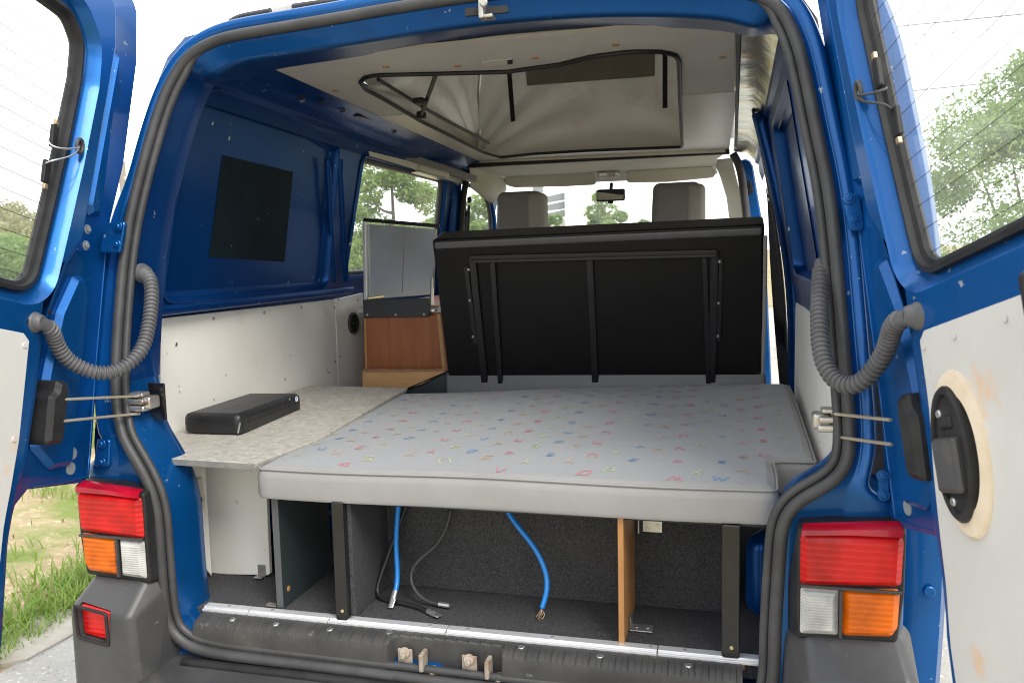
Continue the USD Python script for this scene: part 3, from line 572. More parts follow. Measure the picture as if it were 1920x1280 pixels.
# windscreen, its pillars and sill
wsx = [A(938, 352, y=3.15), A(1340, 318, y=3.15), A(1366, 395, y=3.15), A(1400, 520, y=3.15), A(900, 520, y=3.15), A(918, 430, y=3.15)]
part('windscreen', (np.array(wsx), np.array([[0, i, i+1] for i in range(1, 5)])), 'pane_clear')
part('windscreen_pillar', loft([[A(1336, 300, y=2.9), A(1350, 330, y=2.95), A(1362, 370, y=3.0), A(1370, 430, y=3.05), A(1374, 470, y=3.05)], [A(1372, 296, y=2.8), A(1380, 330, y=2.85), A(1390, 370, y=2.9), A(1396, 430, y=2.95), A(1400, 470, y=2.95)]]), 'headliner', smooth=True)
part('windscreen_pillar', loft([[A(940, 340, y=3.05), A(938, 360, y=3.05), A(928, 400, y=3.08), A(918, 450, y=3.1)], [A(925, 360, y=2.95), A(924, 372, y=2.95), A(918, 400, y=2.98), A(908, 450, y=3.0)]]), 'blue_inner_shaded')
part('dashboard', rbox((-.1, 3.05, 1.2), (1.4, .5, .3), .05), 'grey_plastic')
part('front_end', [rbox((-.1, 3.45, .75), (1.6, .35, .9), .12)], 'blue_paint')
# cab side door on the left: frame, glass
fd = [A(868, 345, y=2.60), A(888, 352, y=2.70), A(916, 372, y=2.85), A(926, 440, y=2.85), A(926, 560, y=2.85), A(862, 560, y=2.55), A(864, 440, y=2.55)]
cw = [A(873, 350, y=2.6), A(890, 357, y=2.7), A(910, 378, y=2.82), A(917, 440, y=2.85), A(917, 520, y=2.85), A(868, 520, y=2.58)]
part('cab_window', (np.array(cw), np.array([[0, i, i+1] for i in range(1, 5)])), 'pane_clear')
part('cab_window_frame', [tube(spline([A(874, 440, y=2.58), A(874, 350, y=2.6), A(893, 355, y=2.7), A(913, 378, y=2.82), A(920, 440, y=2.85), A(921, 520, y=2.85)], 40), .012, 8)], 'rubber', smooth=True)
part('cab_door_frame', [tube(spline([A(918, 372, y=2.86), A(925, 400, y=2.87), A(928, 450, y=2.88), A(929, 520, y=2.88)], 20), .013, 8)], 'blue_inner_shaded', smooth=True)
part('cab_pillar', loft([[A(838, 335, y=2.45), A(826, 430, y=2.45), A(812, 560, y=2.45)], [A(850, 337, y=2.42), A(842, 430, y=2.42), A(834, 560, y=2.42)], [A(866, 340, y=2.50), A(860, 430, y=2.50), A(856, 560, y=2.5)]]), 'blue_inner_shaded')
part('cab_pillar_seal', tube(spline([A(878, 318, y=2.48), A(869, 370, y=2.5), A(864, 430, y=2.5), A(860, 520, y=2.5)], 20), .016, 8), 'black_trim', smooth=True)
part('window_catch', [rbox(A(880, 375, y=2.55), (.02, .02, .03), .005), tube([A(879, 385, y=2.55), A(877, 440, y=2.55)], .008, 8), rbox(A(873, 400, y=2.55), (.03, .02, .03), .01)], 'black_trim')
# cream trim, dark beam and little lamp above the middle window
part('window_trim', loft([[AW(682, 284, -1)+[.02, 0, 0], AW(760, 303, -1)+[.02, 0, 0], AW(870, 340, -1)+[.03, 0, 0]], [AW(684, 293, -1)+[.02, 0, 0], AW(750, 312, -1)+[.02, 0, 0], AW(868, 350, -1)+[.03, 0, 0]]]), 'cream_plastic')
b0, b1 = A(752, 292, y=1.75), A(888, 336, y=2.40)
part('window_beam', bar(b0, b1, .035, .032), 'grey_plastic')
lc = A(800, 322, y=2.0)
part('reading_lamp', [bar(A(776, 314, y=1.86), A(833, 330, y=2.12), .06, .03, r=.008)], 'cream_plastic'); part('reading_lamp', [bar(A(778, 322, y=1.86), A(828, 336, y=2.1), .05, .008, r=.003)], 'steel')
# right: curved cab door seal and the open cab door beyond, seat belt
part('cab_door_seal', tube(spline([A(1374, 288, y=2.6), A(1386, 312, y=2.6), A(1393, 350, y=2.6), A(1399, 400, y=2.6), A(1404, 470, y=2.6), A(1408, 600, y=2.6)], 24), .019, 8), 'rubber', smooth=True)
od = [A(1388, 297, y=3.0), A(1404, 297, y=3.0), A(1412, 310, y=3.0), A(1420, 360, y=3.0), A(1432, 430, y=3.0), A(1440, 560, y=3.0), A(1450, 800, y=3.0), A(1395, 800, y=3.0), A(1392, 430, y=3.0)]
part('open_cab_door', sheet(od, .05, (0, -1, 0), .01, bev=.008), 'blue_paint', label='edge of the open blue cab door')
part('door_catch', [disc(A(1405, 356, y=2.995), (0, -1, 0), .022, .02, 16), disc(A(1403, 345, y=2.995), (0, -1, 0), .016, .014, 14), disc(A(1405, 356, y=2.973), (0, -1, 0), .010, .008, 12)], 'black_trim')
sb = [A(1447, 360, y=1.50), A(1449, 385, y=1.50), A(1452, 460, y=1.47), A(1458, 560, y=1.44), A(1466, 660, y=1.40), A(1472, 730, y=1.38), A(1476, 800, y=1.36)]
part('seat_belt', loft([[p+np.array([-.018, -.01, 0]) for p in spline(sb, 24)], [p+np.array([.020, .012, 0]) for p in spline(sb, 24)]]), 'webbing', label='black seat belt strap at the door pillar')
part('belt_anchor', [disc(A(1446, 358, y=1.49), (-.4, -1, 0), .016, .014, 16), rbox(A(1448, 374, y=1.49), (.035, .012, .014), .004)], 'steel')
# sliding door pushed back along the right side
sd = [(.835, 1.90), (.872, 1.80), (.905, 1.66), (.935, 1.52), (.958, 1.36), (.972, 1.2), (.985, .95), (.985, .6), (.975, .35)]
SD = spline([(x, .22, z) for x, z in sd], 40)
part('sliding_door', [loft([SD+[-.045, .02, 0], SD+[-.045, .0, 0], SD+[-.008, -.012, 0], SD+[.030, -.004, 0], SD+[.044, .02, 0], SD+[.05, .08, 0], SD+[.05, 1.2, 0], SD+[-.05, 1.2, 0]])], 'blue_paint', label='blue sliding door slid back along the right side')
part('door_bumper', [disc(A(1742, 1108, y=.206), (0, -1, 0), .012, .006, 18)], 'blue_paint')
# --- floor, sill, strip
ZF = .56
part('floor', rbox((0, 1.45, ZF-.021), (1.56, 2.80, .04), .003), 'carpet', label='dark grey carpet on the load floor')
sy = lambda x: .050
cuts = [-.634, -.512, -.303, -.018, .445, .668]
for a, b in zip(cuts[:-1], cuts[1:]):
    part('aluminium_strip', [rbox(((a+b)/2, .056, ZF+.002), (b-a-.002, .022, .007), .0015), rbox(((a+b)/2, .042, ZF-.002), (b-a-.002, .010, .006), .001)], 'aluminium')
for x in (-.57, -.455, -.25, -.06, .03, .22, .43, .50):
    part('strip_screw', disc((x, .056, ZF+.0055), (0, 0, 1), .004, .0015, 10), 'grey_plastic')
part('plywood_edge', rbox((.0, .041, ZF-.010), (1.24, .010, .012), .002), 'plywood_edge')
NX = 900; X = np.linspace(-.625, .615, NX)
pit = .0268; ph = ((X+.63) % pit)/pit; ridge = np.where(ph < .10, -.0024, np.where(ph < .55, .0010, -.0004))
xa, xb = -.125, .115
def inn(X): return sm(X, xa-.012, xa)*(1-sm(X, xb, xb+.012))
rr = inn(X)
def mrow(y0, z0, y1, z1, k): return np.c_[X, y0*(1-rr)+y1*rr, z0*(1-rr)+z1*rr+ridge*k]
mrows = [mrow(.038, ZF-.018, .038, ZF-.018, 0), mrow(.038, ZF-.004, .038, ZF-.004, .3), mrow(.018, ZF-.006, .026, ZF-.005, 1), mrow(.002, ZF-.010, .020, ZF-.006, 1), mrow(-.010, ZF-.018, .017, ZF-.009, .9), mrow(-.014, ZF-.034, .016, ZF-.02, .4), mrow(-.014, ZF-.070, .016, ZF-.075, .2)]
part('sill_mat', loft(mrows), 'sill_mat', label='ribbed black rubber mat on the loading sill', smooth=28)
for x, y_ in ((-.535, .014), (-.42, .012), (-.285, .014), (-.145, .026), (.16, .02), (.33, .016), (.51, .014)):
    part('sill_screw', [disc((x, y_, ZF-.008), (0, -.1, 1), .0075, .004, 14)], 'steel')
part('striker_plate', [rbox((-.005, .006, ZF-.072), (.25, .026, .006), .002)], 'blue_bare')
for x in (-.10, -.002+.05):
    part('striker', [rbox((x, .004, ZF-.045), (.034, .005, .034), .003), disc((x, -.0, ZF-.040), (0, -1, 0), .006, .012, 12), disc((x, .002, ZF-.036), (0, -1, .3), .012, .004, 12)], 'rust_metal')
    part('striker', [rbox((x+.045, -.004, ZF-.046), (.010, .034, .040), .003), disc((x+.068, -.002, ZF-.068), (0, -.2, 1), .014, .004, 16), disc((x+.068, -.002, ZF-.065), (0, -.2, 1), .008, .005, 14)], 'rust_metal')
# --- tail lamps and bumper
def lamp(s):
    c = 'left' if s < 0 else 'right'
    X_ = lambda x: s*x+(.010 if s < 0 else 0)
    DZ = -.008 if s < 0 else 0
    def P(pts): 
        pts = [(X_(x), z+DZ) for x, z in pts]; return Polygon(pts).buffer(0)
    def block(name, pts, y0, y1, m, r=.006, bulge=0, parent=VAN, label=None):
        poly = rnd(P(pts), r)
        return part(name, prism(poly, (0, y1, 0), np.array([1., 0, 0]), np.array([0, 0, 1.]), np.array([0, -1., 0]), abs(y1-y0), .011), m, parent, label)
    front = [(.716, .668), (.880, .676), (.889, .76), (.890, .872), (.885, .880), (.716, .868)]
    back = [(.694, .655), (.898, .66), (.902, .893), (.728, .879)]
    H = hull([(X_(x), -.046, z+DZ) for x, z in front], [(X_(x), .03, z+DZ) for x, z in back], r=.006, n=8)
    hp = part('tail_lamp', H, 'black_trim', label=f'{"left" if s<0 else "right"} tail lamp in its black housing')
    block('red_lens', [(.716, .768), (.888, .778), (.891, .86), (.887, .872), (.716, .865)], -.0, -.064, 'lens_red', .008, parent=hp)
    block('amber_lens', [(.790, .677), (.874, .682), (.884, .70), (.887, .773), (.790, .765)], -.0, -.064, 'lens_amber', .008, parent=hp)
    block('clear_lens', [(.717, .674), (.783, .677), (.783, .763), (.717, .762)], -.02, -.064, 'lens_clear', .004, parent=hp)
    v = np.array([[(X_(.716), -.0630, .864), (X_(.80), -.0630, .870), (X_(.888), -.062, .871)], [(X_(.717), -.0605, .872), (X_(.80), -.0605, .879), (X_(.889), -.0595, .884)], [(X_(.719), -.052, .877), (X_(.80), -.051, .8845), (X_(.887), -.049, .8905)], [(X_(.722), -.038, .880), (X_(.80), -.037, .887), (X_(.885), -.035, .893)]])
    part('red_lens', loft(v+[0, 0, DZ]), 'lens_deep_red', hp)
    part('lens_divider', [rbox((X_(.802), -.060, .7685+DZ), (.172, .008, .005), .001), rbox((X_(.7865), -.060, .72+DZ), (.005, .008, .09), .001)], 'rubber', hp)
for s in (-1, 1): lamp(s)
def bump_corner(s):
    xo_ = .866 if s < 0 else .884
    F = [(.745, -.086, .592), (xo_, -.086, .602), (xo_, -.088, .40), (.735, -.095, .42)]
    B = [(.722, .0, .636), (xo_+.006, .03, .640), (xo_+.006, .08, .36), (.708, .0, .42)]
    T = [(.742, -.030, .644), (xo_-.010, -.030, .644)]
    K = [(.72, -.10, .36), (xo_-.01, -.08, .32)]
    sg = lambda L_: [(s*a+(.012 if s < 0 else .004 if a > .8 else 0), b, c+(-.010 if s < 0 else .004)) for a, b, c in L_]
    H = hull(sg(F+B+T+K), r=.029, n=28)
    rec = [A(x, y_, y=-.1165) for x, y_ in ((143, 1136), (198, 1151), (203, 1206), (150, 1192))]
    if s < 0:
        cut = hull([p+[0, -.05, 0] for p in rec], [p+[.004, .030, 0] for p in rec], r=.004, n=6); H = H - cut
    bp = part('bumper_corner', H, 'bumper', label=f'grey plastic bumper corner under the {"left" if s<0 else "right"} tail lamp', smooth=40)
    if s < 0:
        part('rear_reflector', sheet([p+[.001, .012, 0] for p in rec], .008, (0, -1, 0), .004, bev=.003), 'lens_red', bp)
        r_ = np.array([p+[0, -.002, 0] for p in rec]); c = r_.mean(0)
        part('reflector_rim', tube(resample(c+(r_-c)*1.06, 40, True), .004, 8, True), 'black_trim', bp, smooth=True)
for s in (-1, 1): bump_corner(s)
part('bumper', hull([(-.68, -.13, .435), (.68, -.13, .435), (-.68, .02, .452), (.68, .02, .452), (-.68, -.145, .28), (.68, -.145, .28), (-.68, .05, .26), (.68, .05, .26)], r=.016, n=12), 'bumper', label='dark grey plastic bumper step below the sill')
part('sill_trim', [tube([(x, -.035, .462) for x in np.linspace(-.64, .64, 20)], .012, 8)], 'black_trim', smooth=True)
# --- blue wheel arch hump and lower inner walls
part('wheel_arch', hull([(.70, .30, .60), (.70, .30, .74), (.74, .6, .6), (.74, .6, .76), (.80, .3, .6), (.8, .3, .75), (.8, 1.1, .6), (.8, 1.1, .75)], r=.035, n=14), 'blue_inner_shaded')
part('wheel_arch', hull([(-.56, .62, .58), (-.56, .62, .82), (-.9, .62, .58), (-.9, .62, .82), (-.56, 1.2, .58), (-.9, 1.2, .8)], r=.04, n=12), 'blue_inner_shaded')
bc_ = A(1428, 1075, y=.24)
part('wheel_arch', hull([bc_+[0, 0, -.06], bc_+[0, 0, .06], bc_+[.06, .10, -.06], bc_+[.06, .10, .07]], r=.034, n=20), 'blue_inner_shaded', smooth=60)
part('inner_lower_side', loft([[(-.895, .1, .5), (-.895, 2.6, .5)], [(-.895, .1, 1.25), (-.895, 2.6, 1.25)]]), 'blue_bare')
part('inner_lower_side', loft([[(.83, .1, .5), (.83, 1.4, .5)], [(.83, .1, 1.22), (.83, 1.4, 1.22)]]), 'blue_bare')
wb1 = [A(*p, y=.25) for p in ((378, 860), (497, 866), (506, 1078), (388, 1075))]
ff = part('wheel_box', sheet(wb1, .012, (0, -1, 0), bev=.001), 'white_panel', label='white board boxing in the left wheel arch')
wb2 = [A(352, 868, x=-.735), A(377, 868, x=-.755), A(386, 1073, x=-.765), A(372, 1040, x=-.735)]
part('wheel_box', sheet(wb2, .006, (1, -.6, 0)), 'white_panel')
sc_ = A(368, 928, x=-.738)
part('socket', [rbox(sc_, (.012, .05, .085), .005), disc(sc_+[.004, -.004, -.01], (1, -.5, 0), .019, .008), ], 'cream_plastic'); part('socket', disc(sc_+[.010, -.008, -.01], (1, -.5, 0), .011, .004), 'black_trim')
part('angle_bracket', [rbox(A(491, 1070, y=.247), (.022, .003, .034), .001), rbox(A(487, 1080, y=.235), (.022, .028, .003), .001)], 'zinc')
# --- hinge leaves and bolts on the body
def blt(c, n, m='blue_paint', r=.0075): part('hinge_bolt', bolt(c, n, r), m)
def leaf(pts, y_, bolts, n=(0, -1, .1)):
    hl = part('hinge_leaf', sheet([A(*p, y=y_) for p in pts], .010, n, .008, bev=.002), 'blue_paint')
    for p in bolts: obj('hinge_bolt', bolt(A(*p, y=y_-.001), n, .0065), 'blue_paint', hl)
leaf([(194, 418), (232, 414), (226, 474), (188, 474)], .055, [(222, 425), (219, 458)])
leaf([(180, 822), (204, 824), (205, 876), (176, 874)], -.012, [(191, 832), (191, 866)])
leaf([(1578, 368), (1612, 360), (1622, 432), (1592, 432)], .065, [(1592, 372), (1601, 412)])
leaf([(1646, 878), (1668, 886), (1668, 940), (1648, 936)], -.012, [(1655, 892), (1657, 928)])
# --- rear wing doors: one design in door measures (u from the hinge, v up, w out of the inner face), hung twice
TILT = 0.24186
AXL = np.array([0, math.sin(TILT), math.cos(TILT)])
DOORS = {-1: (np.array([-.835, 0, .95]), np.array([.0948, -.9665, .2384]), AXL, np.array([.9955, .0920, -.0227])),
         1: (np.array([.8342, -.0108, .9524]), np.array([.2231, -.9393, .2606]), np.array([-.1125, .2408, .9640]), -np.array([.9683, .2444, .0520]))}
def D(side, u, v, w=0.0):
    O, d, a, n = DOORS[side]; u, v, w = np.broadcast_arrays(*map(np.atleast_1d, (u, v, w)))
    return O+np.outer(u, d)+np.outer(v, a)+np.outer(w, n)
def D1(side, u, v, w=0.0): return D(side, u, v, w)[0]
def UV(side, px, py, w=0.0):
    O, d, a, n = DOORS[side]; q = AP(px, py, O+n*w, n)-O; return q @ d, q @ a
def dprism(side, poly, w, th, bev=0.0):
    O, d, a, n = DOORS[side]; m = prism(poly, O+n*w, d, a, n, th, bev); return m
def ring_to(outer_poly, inner_poly, N=220):
    a = resample(np.array(outer_poly.exterior.coords)[:-1], N, True); ex = inner_poly.exterior
    return a, np.array([list(ex.interpolate(ex.project(Point(q))).coords)[0] for q in a])
P_outer = rnd(Polygon([(.000, -.076), (.20, -.086), (.232, -.12), (.238, -.19), (.225, -.38), (.22, -.56), (.80, -.56), (.80, 1.03), (.75, 1.10), (.05, 1.14), (.0, 1.11), (-.020, .98), (-.008, .70), (.022, .54), (.012, .2)]).buffer(0), .022, 6)
P_sheet = rnd(Polygon([(.262, .34), (.165, .47), (.150, .62), (.120, .95), (.135, 1.04), (.20, 1.08), (.74, 1.07), (.775, 1.0), (.775, -.53), (.275, -.53), (.290, -.2), (.286, -.12), (.275, -.055), (.268, .0), (.262, .1)]).buffer(0), .02, 6)
P_glass = rnd(Polygon([(.280, .345), (.256, .49), (.233, .64), (.21, .83), (.213, .91), (.25, .95), (.66, .945), (.685, .91), (.685, .39), (.66, .340)]), .04, 10)
P_black = P_glass.buffer(.024, quad_segs=10)
P_ridge = P_black.buffer(.027, quad_segs=10)
P_panel = rnd(Polygon([(.293, .234), (.290, .02), (.297, -.075), (.305, -.15), (.30, -.52), (.76, -.52), (.76, .234)]), .014, 6)
P_ALL = {'P_outer': P_outer, 'P_sheet': P_sheet, 'P_panel': P_panel}
def bend(poly):
    q = np.array(shapely.segmentize(poly, .03).exterior.coords); k = np.clip((.12-q[:, 1])/.35, 0, 1)*np.clip((.62-q[:, 0])/.3, 0, 1); q[:, 0] -= .058*k
    return Polygon(q).buffer(0)
def rear_door(s):
    P_outer, P_sheet, P_panel = (P_ALL[k] if s < 0 else bend(P_ALL[k]) for k in ('P_outer', 'P_sheet', 'P_panel'))
    nm = 'left' if s < 0 else 'right'
    a, b = ring_to(P_outer, P_sheet); mid = b+(a-b)*np.minimum(1, .024/np.maximum(1e-6, np.linalg.norm(a-b, axis=1)))[:, None]*.9
    lip = b+(a-b)*.05
    rows = [D(s, *b.T, -.0), D(s, *lip.T, -.004), D(s, *mid.T, -.036), D(s, *a.T, -.040), D(s, *(a+(a-b)*0.02).T, -.046), D(s, *a.T, -.058), D(s, *a.T, -.085)]
    inner = trimesh.creation.triangulate_polygon(P_sheet.difference(P_ridge), engine='earcut')
    c, e = ring_to(P_ridge, P_black, 160)
    win = loft([D(s, *c.T, 0), D(s, *(c+(e-c)*.3).T, -.010), D(s, *(c+(e-c)*.6).T, -.028), D(s, *e.T, -.032), D(s, *e.T, -.048), D(s, *(e+(c-e)*1.9).T, -.080)], True)
    skin = trimesh.creation.triangulate_polygon(P_outer.difference(P_black.buffer(.05)), engine='earcut')
    dr = part('rear_door', [loft(rows, True), (D(s, *inner[0].T, 0.), inner[1]), win, (D(s, *skin[0].T, -.0855), skin[1])], 'blue_paint', label=f'{nm} rear wing door swung open', smooth=32)
    a, b = ring_to(P_black, P_glass, 160); f = lambda t: a+(b-a)*t
    part('window_rubber', loft([D(s, *f(-.03).T, -.036), D(s, *f(.08).T, -.022), D(s, *f(.45).T, -.020), D(s, *f(.55).T, -.030), D(s, *f(.9).T, -.034), D(s, *f(1.03).T, -.046)], True), 'black_trim', dr, smooth=40)
    gl = trimesh.creation.triangulate_polygon(P_glass.buffer(.012), engine='earcut'); part('window_glass', (D(s, *gl[0].T, -.0425), gl[1]), 'pane_tint' if s > 0 else 'pane_clear', dr)
    for k in range(14):
        v = .362+k*.0405; l = P_glass.intersection(shapely.LineString([(.2, v), (.9, v)])).bounds
        part('heater_wire', tube([D1(s, l[0]-.0, v, -.041), D1(s, l[2], v, -.041)],   .0007 if s < 0 else .0006, 4), 'wire_black', dr)
    part('trim_panel', dprism(s, P_panel, .004, .004, .0015), 'door_panel', dr, label='white painted board with orange scuffs')
    for u, v in ((.306, .210), (.40, .212), (.53, .212), (.306, .02), (.34, -.35)):
        part('panel_rivet', disc(D1(s, u, v, .004), DOORS[s][3], .0058, .0025, 14), 'door_panel', dr)
    # tether box
    bu, bv = ((.197, .080) if s < 0 else UV(1, 1697, 818, .02))
    if s > 0: bu, bv = bu-.0, bv
    cu = Polygon([(bu-.026, bv-.066), (bu+.026, bv-.072), (bu+.030, bv+.030), (bu+.014, bv+.045), (bu+.012, bv+.068), (bu-.024, bv+.066), (bu-.028, bv+.03)])
    part('strap_box', dprism(s, rnd(cu, .008), .018, .055, .010), 'black_trim', dr, label='black plastic box of the door check')
    # hinge leaf and bolts on the flank, grey plugs, ribs
    for px, py in (((165, 430), (162, 460)) if s < 0 else ((1636, 372), (1645, 408))):
        u, v = UV(s, px, py, -.036); part('hinge_bolt', bolt(D1(s, u, v, -.0385), DOORS[s][3], .0068), 'blue_paint' if s > 0 else 'disc_grey', dr)
    for px, py in (((137, 850), (134, 878)) if s < 0 else ((1695, 918), (1700, 951))):
        u, v = UV(s, px, py, -.036); part('plug', disc(D1(s, u, v, -.039), DOORS[s][3], .0145, .003, 22), 'disc_grey', dr)
    def rib(pts, w0, w1, bev=.012):
        poly = rnd(Polygon(pts).buffer(0), .006); part('pressed_rib', dprism(s, poly, w1, w1-w0, bev), 'blue_paint', dr)
    rib([(.075, .545), (.065, .95), (.090, .95), (.130, .56), (.115, .535)], -.045, -.016)
    rib([(.105, .395), (.085, .35), (.080, -.035), (.15, -.045), (.215, .0), (.20, .17), (.18, .30), (.14, .39)], -.045, -.020)
    part('flange_edge', tube(D(s, *np.array([(.026, .52), (.018, .2), (.008, 0.), (.006, -.065), (.1, -.074), (.19, -.079)]).T, -.040), .0035, 6), 'blue_paint', dr, smooth=True)
    # grommet with the heater leads
    gu, gv = UV(s, *((146, 274) if s < 0 else (1615, 170)), -.002)
    g = D1(s, gu, gv, .0); O, d, a_, n = DOORS[s]
    an = np.linspace(0, 2*np.pi, 28, endpoint=False)
    gr = part('cable_grommet', [tube([g+n*.003+d*.010*math.cos(t)+a_*.0155*math.sin(t) for t in an], .0042, 7, True), dprism(s, affinity.scale(Point(gu, gv).buffer(.008), 1, 1.6), .001, .002)], 'rubber', dr, smooth=True)
    for px, py, px2, py2 in (((103, 275, 92, 262), (98, 302, 86, 308)) if s < 0 else ((1645, 172, 1660, 165), (1655, 196, 1672, 212))):
        u1, v1 = UV(s, px, py, .006); u2, v2 = UV(s, px2, py2, -.018)
        part('heater_lead', tube(spline([g+n*.002, D1(s, (gu+u1)/2, (gv+v1)/2-.006, .016), D1(s, u1, v1, .004), D1(s, u2, v2, -.020)], 16), .0022, 6), 'steel' if s < 0 else 'rubber', dr, smooth=True)
    for px, py in (((100, 256), (85, 322)) if s < 0 else ((1648, 138), (1684, 228))):
        u, v = UV(s, px, py, -.02); R_ = np.array([d, a_, n])
        part('heater_terminal', rbox(D1(s, u, v, -.018), (.020, .05, .010), .003, R_), 'black_trim', dr)
        part('terminal_tip', rbox(D1(s, u, v+(.032 if py in (256, 138) else -.032), -.017), (.010, .012, .008), .002, R_), 'copper', dr)
    for px, py in (((93, 584), (53, 603)) if s < 0 else ()):
        u, v = UV(s, px, py, 0); part('drain_hole', disc(D1(s, u, v, .0005), n, .005, .0008, 10), 'black_trim', dr)
    if s > 0:
        cu, cv = UV(1, 1790, 850, .01); R_ = np.array([d, a_, n])
        def ringp(r0, r1, w0, w1, sx=1.0, ou=0.):
            t = np.linspace(0, 2*np.pi, 56, endpoint=False); q = lambda r, w: D(s, cu+ou+r*np.cos(t)*sx, cv+r*np.sin(t), w)
            return loft([q(r1, w0), q(r1, w1-.004), q(r1-.004, w1), q(r0+.004, w1), q(r0, w1-.004), q(r0, w0)], True)
        part('foam_ring', ringp(.080, .119, .004, .010, .60, .012), 'cream_foam', dr)
        cupm = part('handle_cup', [ringp(.082, .097, .003, .018, .52), ringp(.001, .087, .0105, .0125, .56)], 'black_trim', dr, label='round black handle cup let into the door board', smooth=40)
        part('handle_lever', [rbox(D1(s, cu-.006, cv-.016, .015), (.066, .080, .020), .008, R_)], 'bumper', dr)
        part('cup_boss', rbox(D1(s, cu-.006, cv+.045, .012), (.035, .02, .012), .006, R_), 'black_trim', dr)
        for du, dv in ((-.022, .058), (-.018, -.068)): part('cup_screw', disc(D1(s, cu+du, cv+dv, .010), n, .007, .006), 'steel', dr)
        hu, hv = UV(1, 1938, 650, .045)
        part('pull_handle', [rbox(D1(s, hu+.012, hv, .03), (.022, .17, .05), .010, R_)], 'black_trim', dr)
    return dr
DL = rear_door(-1); DR = rear_door(1)
# --- corrugated cable hoses from the body to the doors
def hose(pts, nm):
    c = spline(pts, 900); t = np.r_[0, np.cumsum(np.linalg.norm(np.diff(c, axis=0), axis=1))]; L = t[-1]
    rf = .0148+.0021*np.sign(np.sin(2*np.pi*t/.0098))*np.abs(np.sin(2*np.pi*t/.0098))**.5; e = (t < .022) | (t > L-.022); rf[e] = .0135
    h = part('cable_hose', tube(c, 0, 14, rf=rf), 'hose_grey', label=f'grey corrugated cable hose at the {nm} door', smooth=50)
    def boot(p, n):
        n = np.asarray(n, float); part('hose_boot', [disc(p-n*.004, n, .024, .012, 24, .021), disc(p+n*.006, n, .019, .014, 20, .016)], 'hose_grey', h)
    return h, boot
dm = {k: lambda px, py, w=.01, k=k: D1(k, *UV(k, px, py, w), w) for k in (-1, 1)}
def between(p, q, pts):
    out = []; n = len(pts)
    for i, (x, y_) in enumerate(pts):
        k = (i+1)/(n+1); o = p+(q-p)*k; d = ray(x, y_); s_ = ((o-CAM) @ CM[2])/(d @ CM[2]); out.append(CAM+s_*d)
    return out
p0, p1 = A(262, 512, y=.105), dm[-1](74, 604)
_, bt = hose([p0, *between(p0, p1, [(280, 522), (284, 565), (277, 620), (262, 660), (232, 688), (195, 699), (155, 690), (122, 668), (104, 638), (94, 616)]), p1], 'left'); bt(p0+[.01, 0, 0], (1, -.3, 0)); bt(p1-[.012, 0, 0], (1, .1, 0))
p0, p1 = A(1541, 492, y=.10), dm[1](1706, 592)
_, bt = hose([p0, *between(p0, p1, [(1538, 530), (1536, 580), (1537, 630), (1546, 680), (1570, 714), (1605, 720), (1640, 690), (1662, 652), (1672, 620), (1684, 602)]), p1], 'right'); bt(p1+[.010, 0, 0], (-1, -.1, 0))
# --- door checks: two wire rods and a catch on the body
def check(s, r1, r2, m, nm):
    ck = part('door_check', [tube([a, b], .0032, 8) for a, b in (r1, r2)], 'rod_wire', label=f'wire rods of the {nm} door check')
    part('catch', [rbox(m+[0, -.004, .008], (.052, .035, .013), .005), rbox(m+[0, -.006, -.008], (.056, .035, .014), .005), rbox(m+[-s*.018, .01, .003], (.035, .04, .03), .006), rbox(m+[0, 0, .024], (.04, .03, .010), .004)], 'zinc', ck)
    if s < 0: part('catch_slot', rbox(m+[-s*.022*1, .035, 0], (.045, .006, .09), .002), 'black_gloss', ck)
bl = lambda px, py: dm[-1](px, py, .012); br = lambda px, py: dm[1](px, py, .012)
check(-1, (bl(113, 749), A(262, 742, y=.02)), (bl(110, 790), A(262, 775, y=.02)), A(262, 757, y=.03), 'left')
check(1, (br(1670, 787), A(1560, 775, y=.02)), (br(1672, 833), A(1566, 818, y=.02)), A(1560, 792, y=.03), 'right')

# ================================================================ things in the van
# bed base: boards and posts under the mattress
BB = thing('bed_base', 'dark storage compartments of boards and posts under the grey mattress', 'bed base', (0, .06, ZF))
def bp(name, m, mt, lab=None): return part(name, m, mt, BB, lab)
bp('side_board', rbox((-.447, .205, .705), (.016, .25, .29), .002), 'dark_board', 'slate coloured divider board')
bp('edge_strip', rbox((-.447, .0785, .705), (.017, .003, .288), .001), 'grey_edge')
hole_ = disc((-.4385, .105, .60), (1, 0, 0), .007, .0008, 14); bp('hole_plug', hole_, 'orange_board')
for x in (-.270, .592): bp('post', rbox((x, .058, .70), (.030 if x < 0 else .036, .026, .28), .003), 'frame_black', 'square black support post'); bp('post_screw', disc((x+.002, .0448, .585), (0, -1, 0), .004, .002, 10), 'brass')
bp('carpet_board', rbox((-.254, .165, .705), (.016, .20, .29), .002), 'carpet', 'dividing board covered in dark carpet')
bp('back_board', rbox((.165, .275, .705), (.86, .016, .29), .002), 'carpet', 'back board covered in dark carpet')
bp('divider', rbox((.369, .162, .70), (.0125, .204, .28), .002), 'orange_board', 'orange wood divider board')
bp('wall_bracket', [rbox((.416, .264, .765), (.045, .003, .048), .001), rbox((.385, .258, .765), (.004, .012, .052), .001)] + [disc((.416+dx, .262, .765+dz), (0, -1, 0), .0042, .0015, 10) for dx, dz in ((-.012, .008), (.013, .016), (-.012, -.016), (.013, -.008))], 'steel')
bp('floor_bracket', [rbox((.402, .145, ZF+.0025), (.05, .034, .003), .001), rbox((.379, .145, ZF+.016), (.003, .034, .03), .001)] + [disc((.402+dx, .145, ZF+.004), (0, 0, 1), .004, .0015, 10) for dx in (-.01, .014)], 'steel')
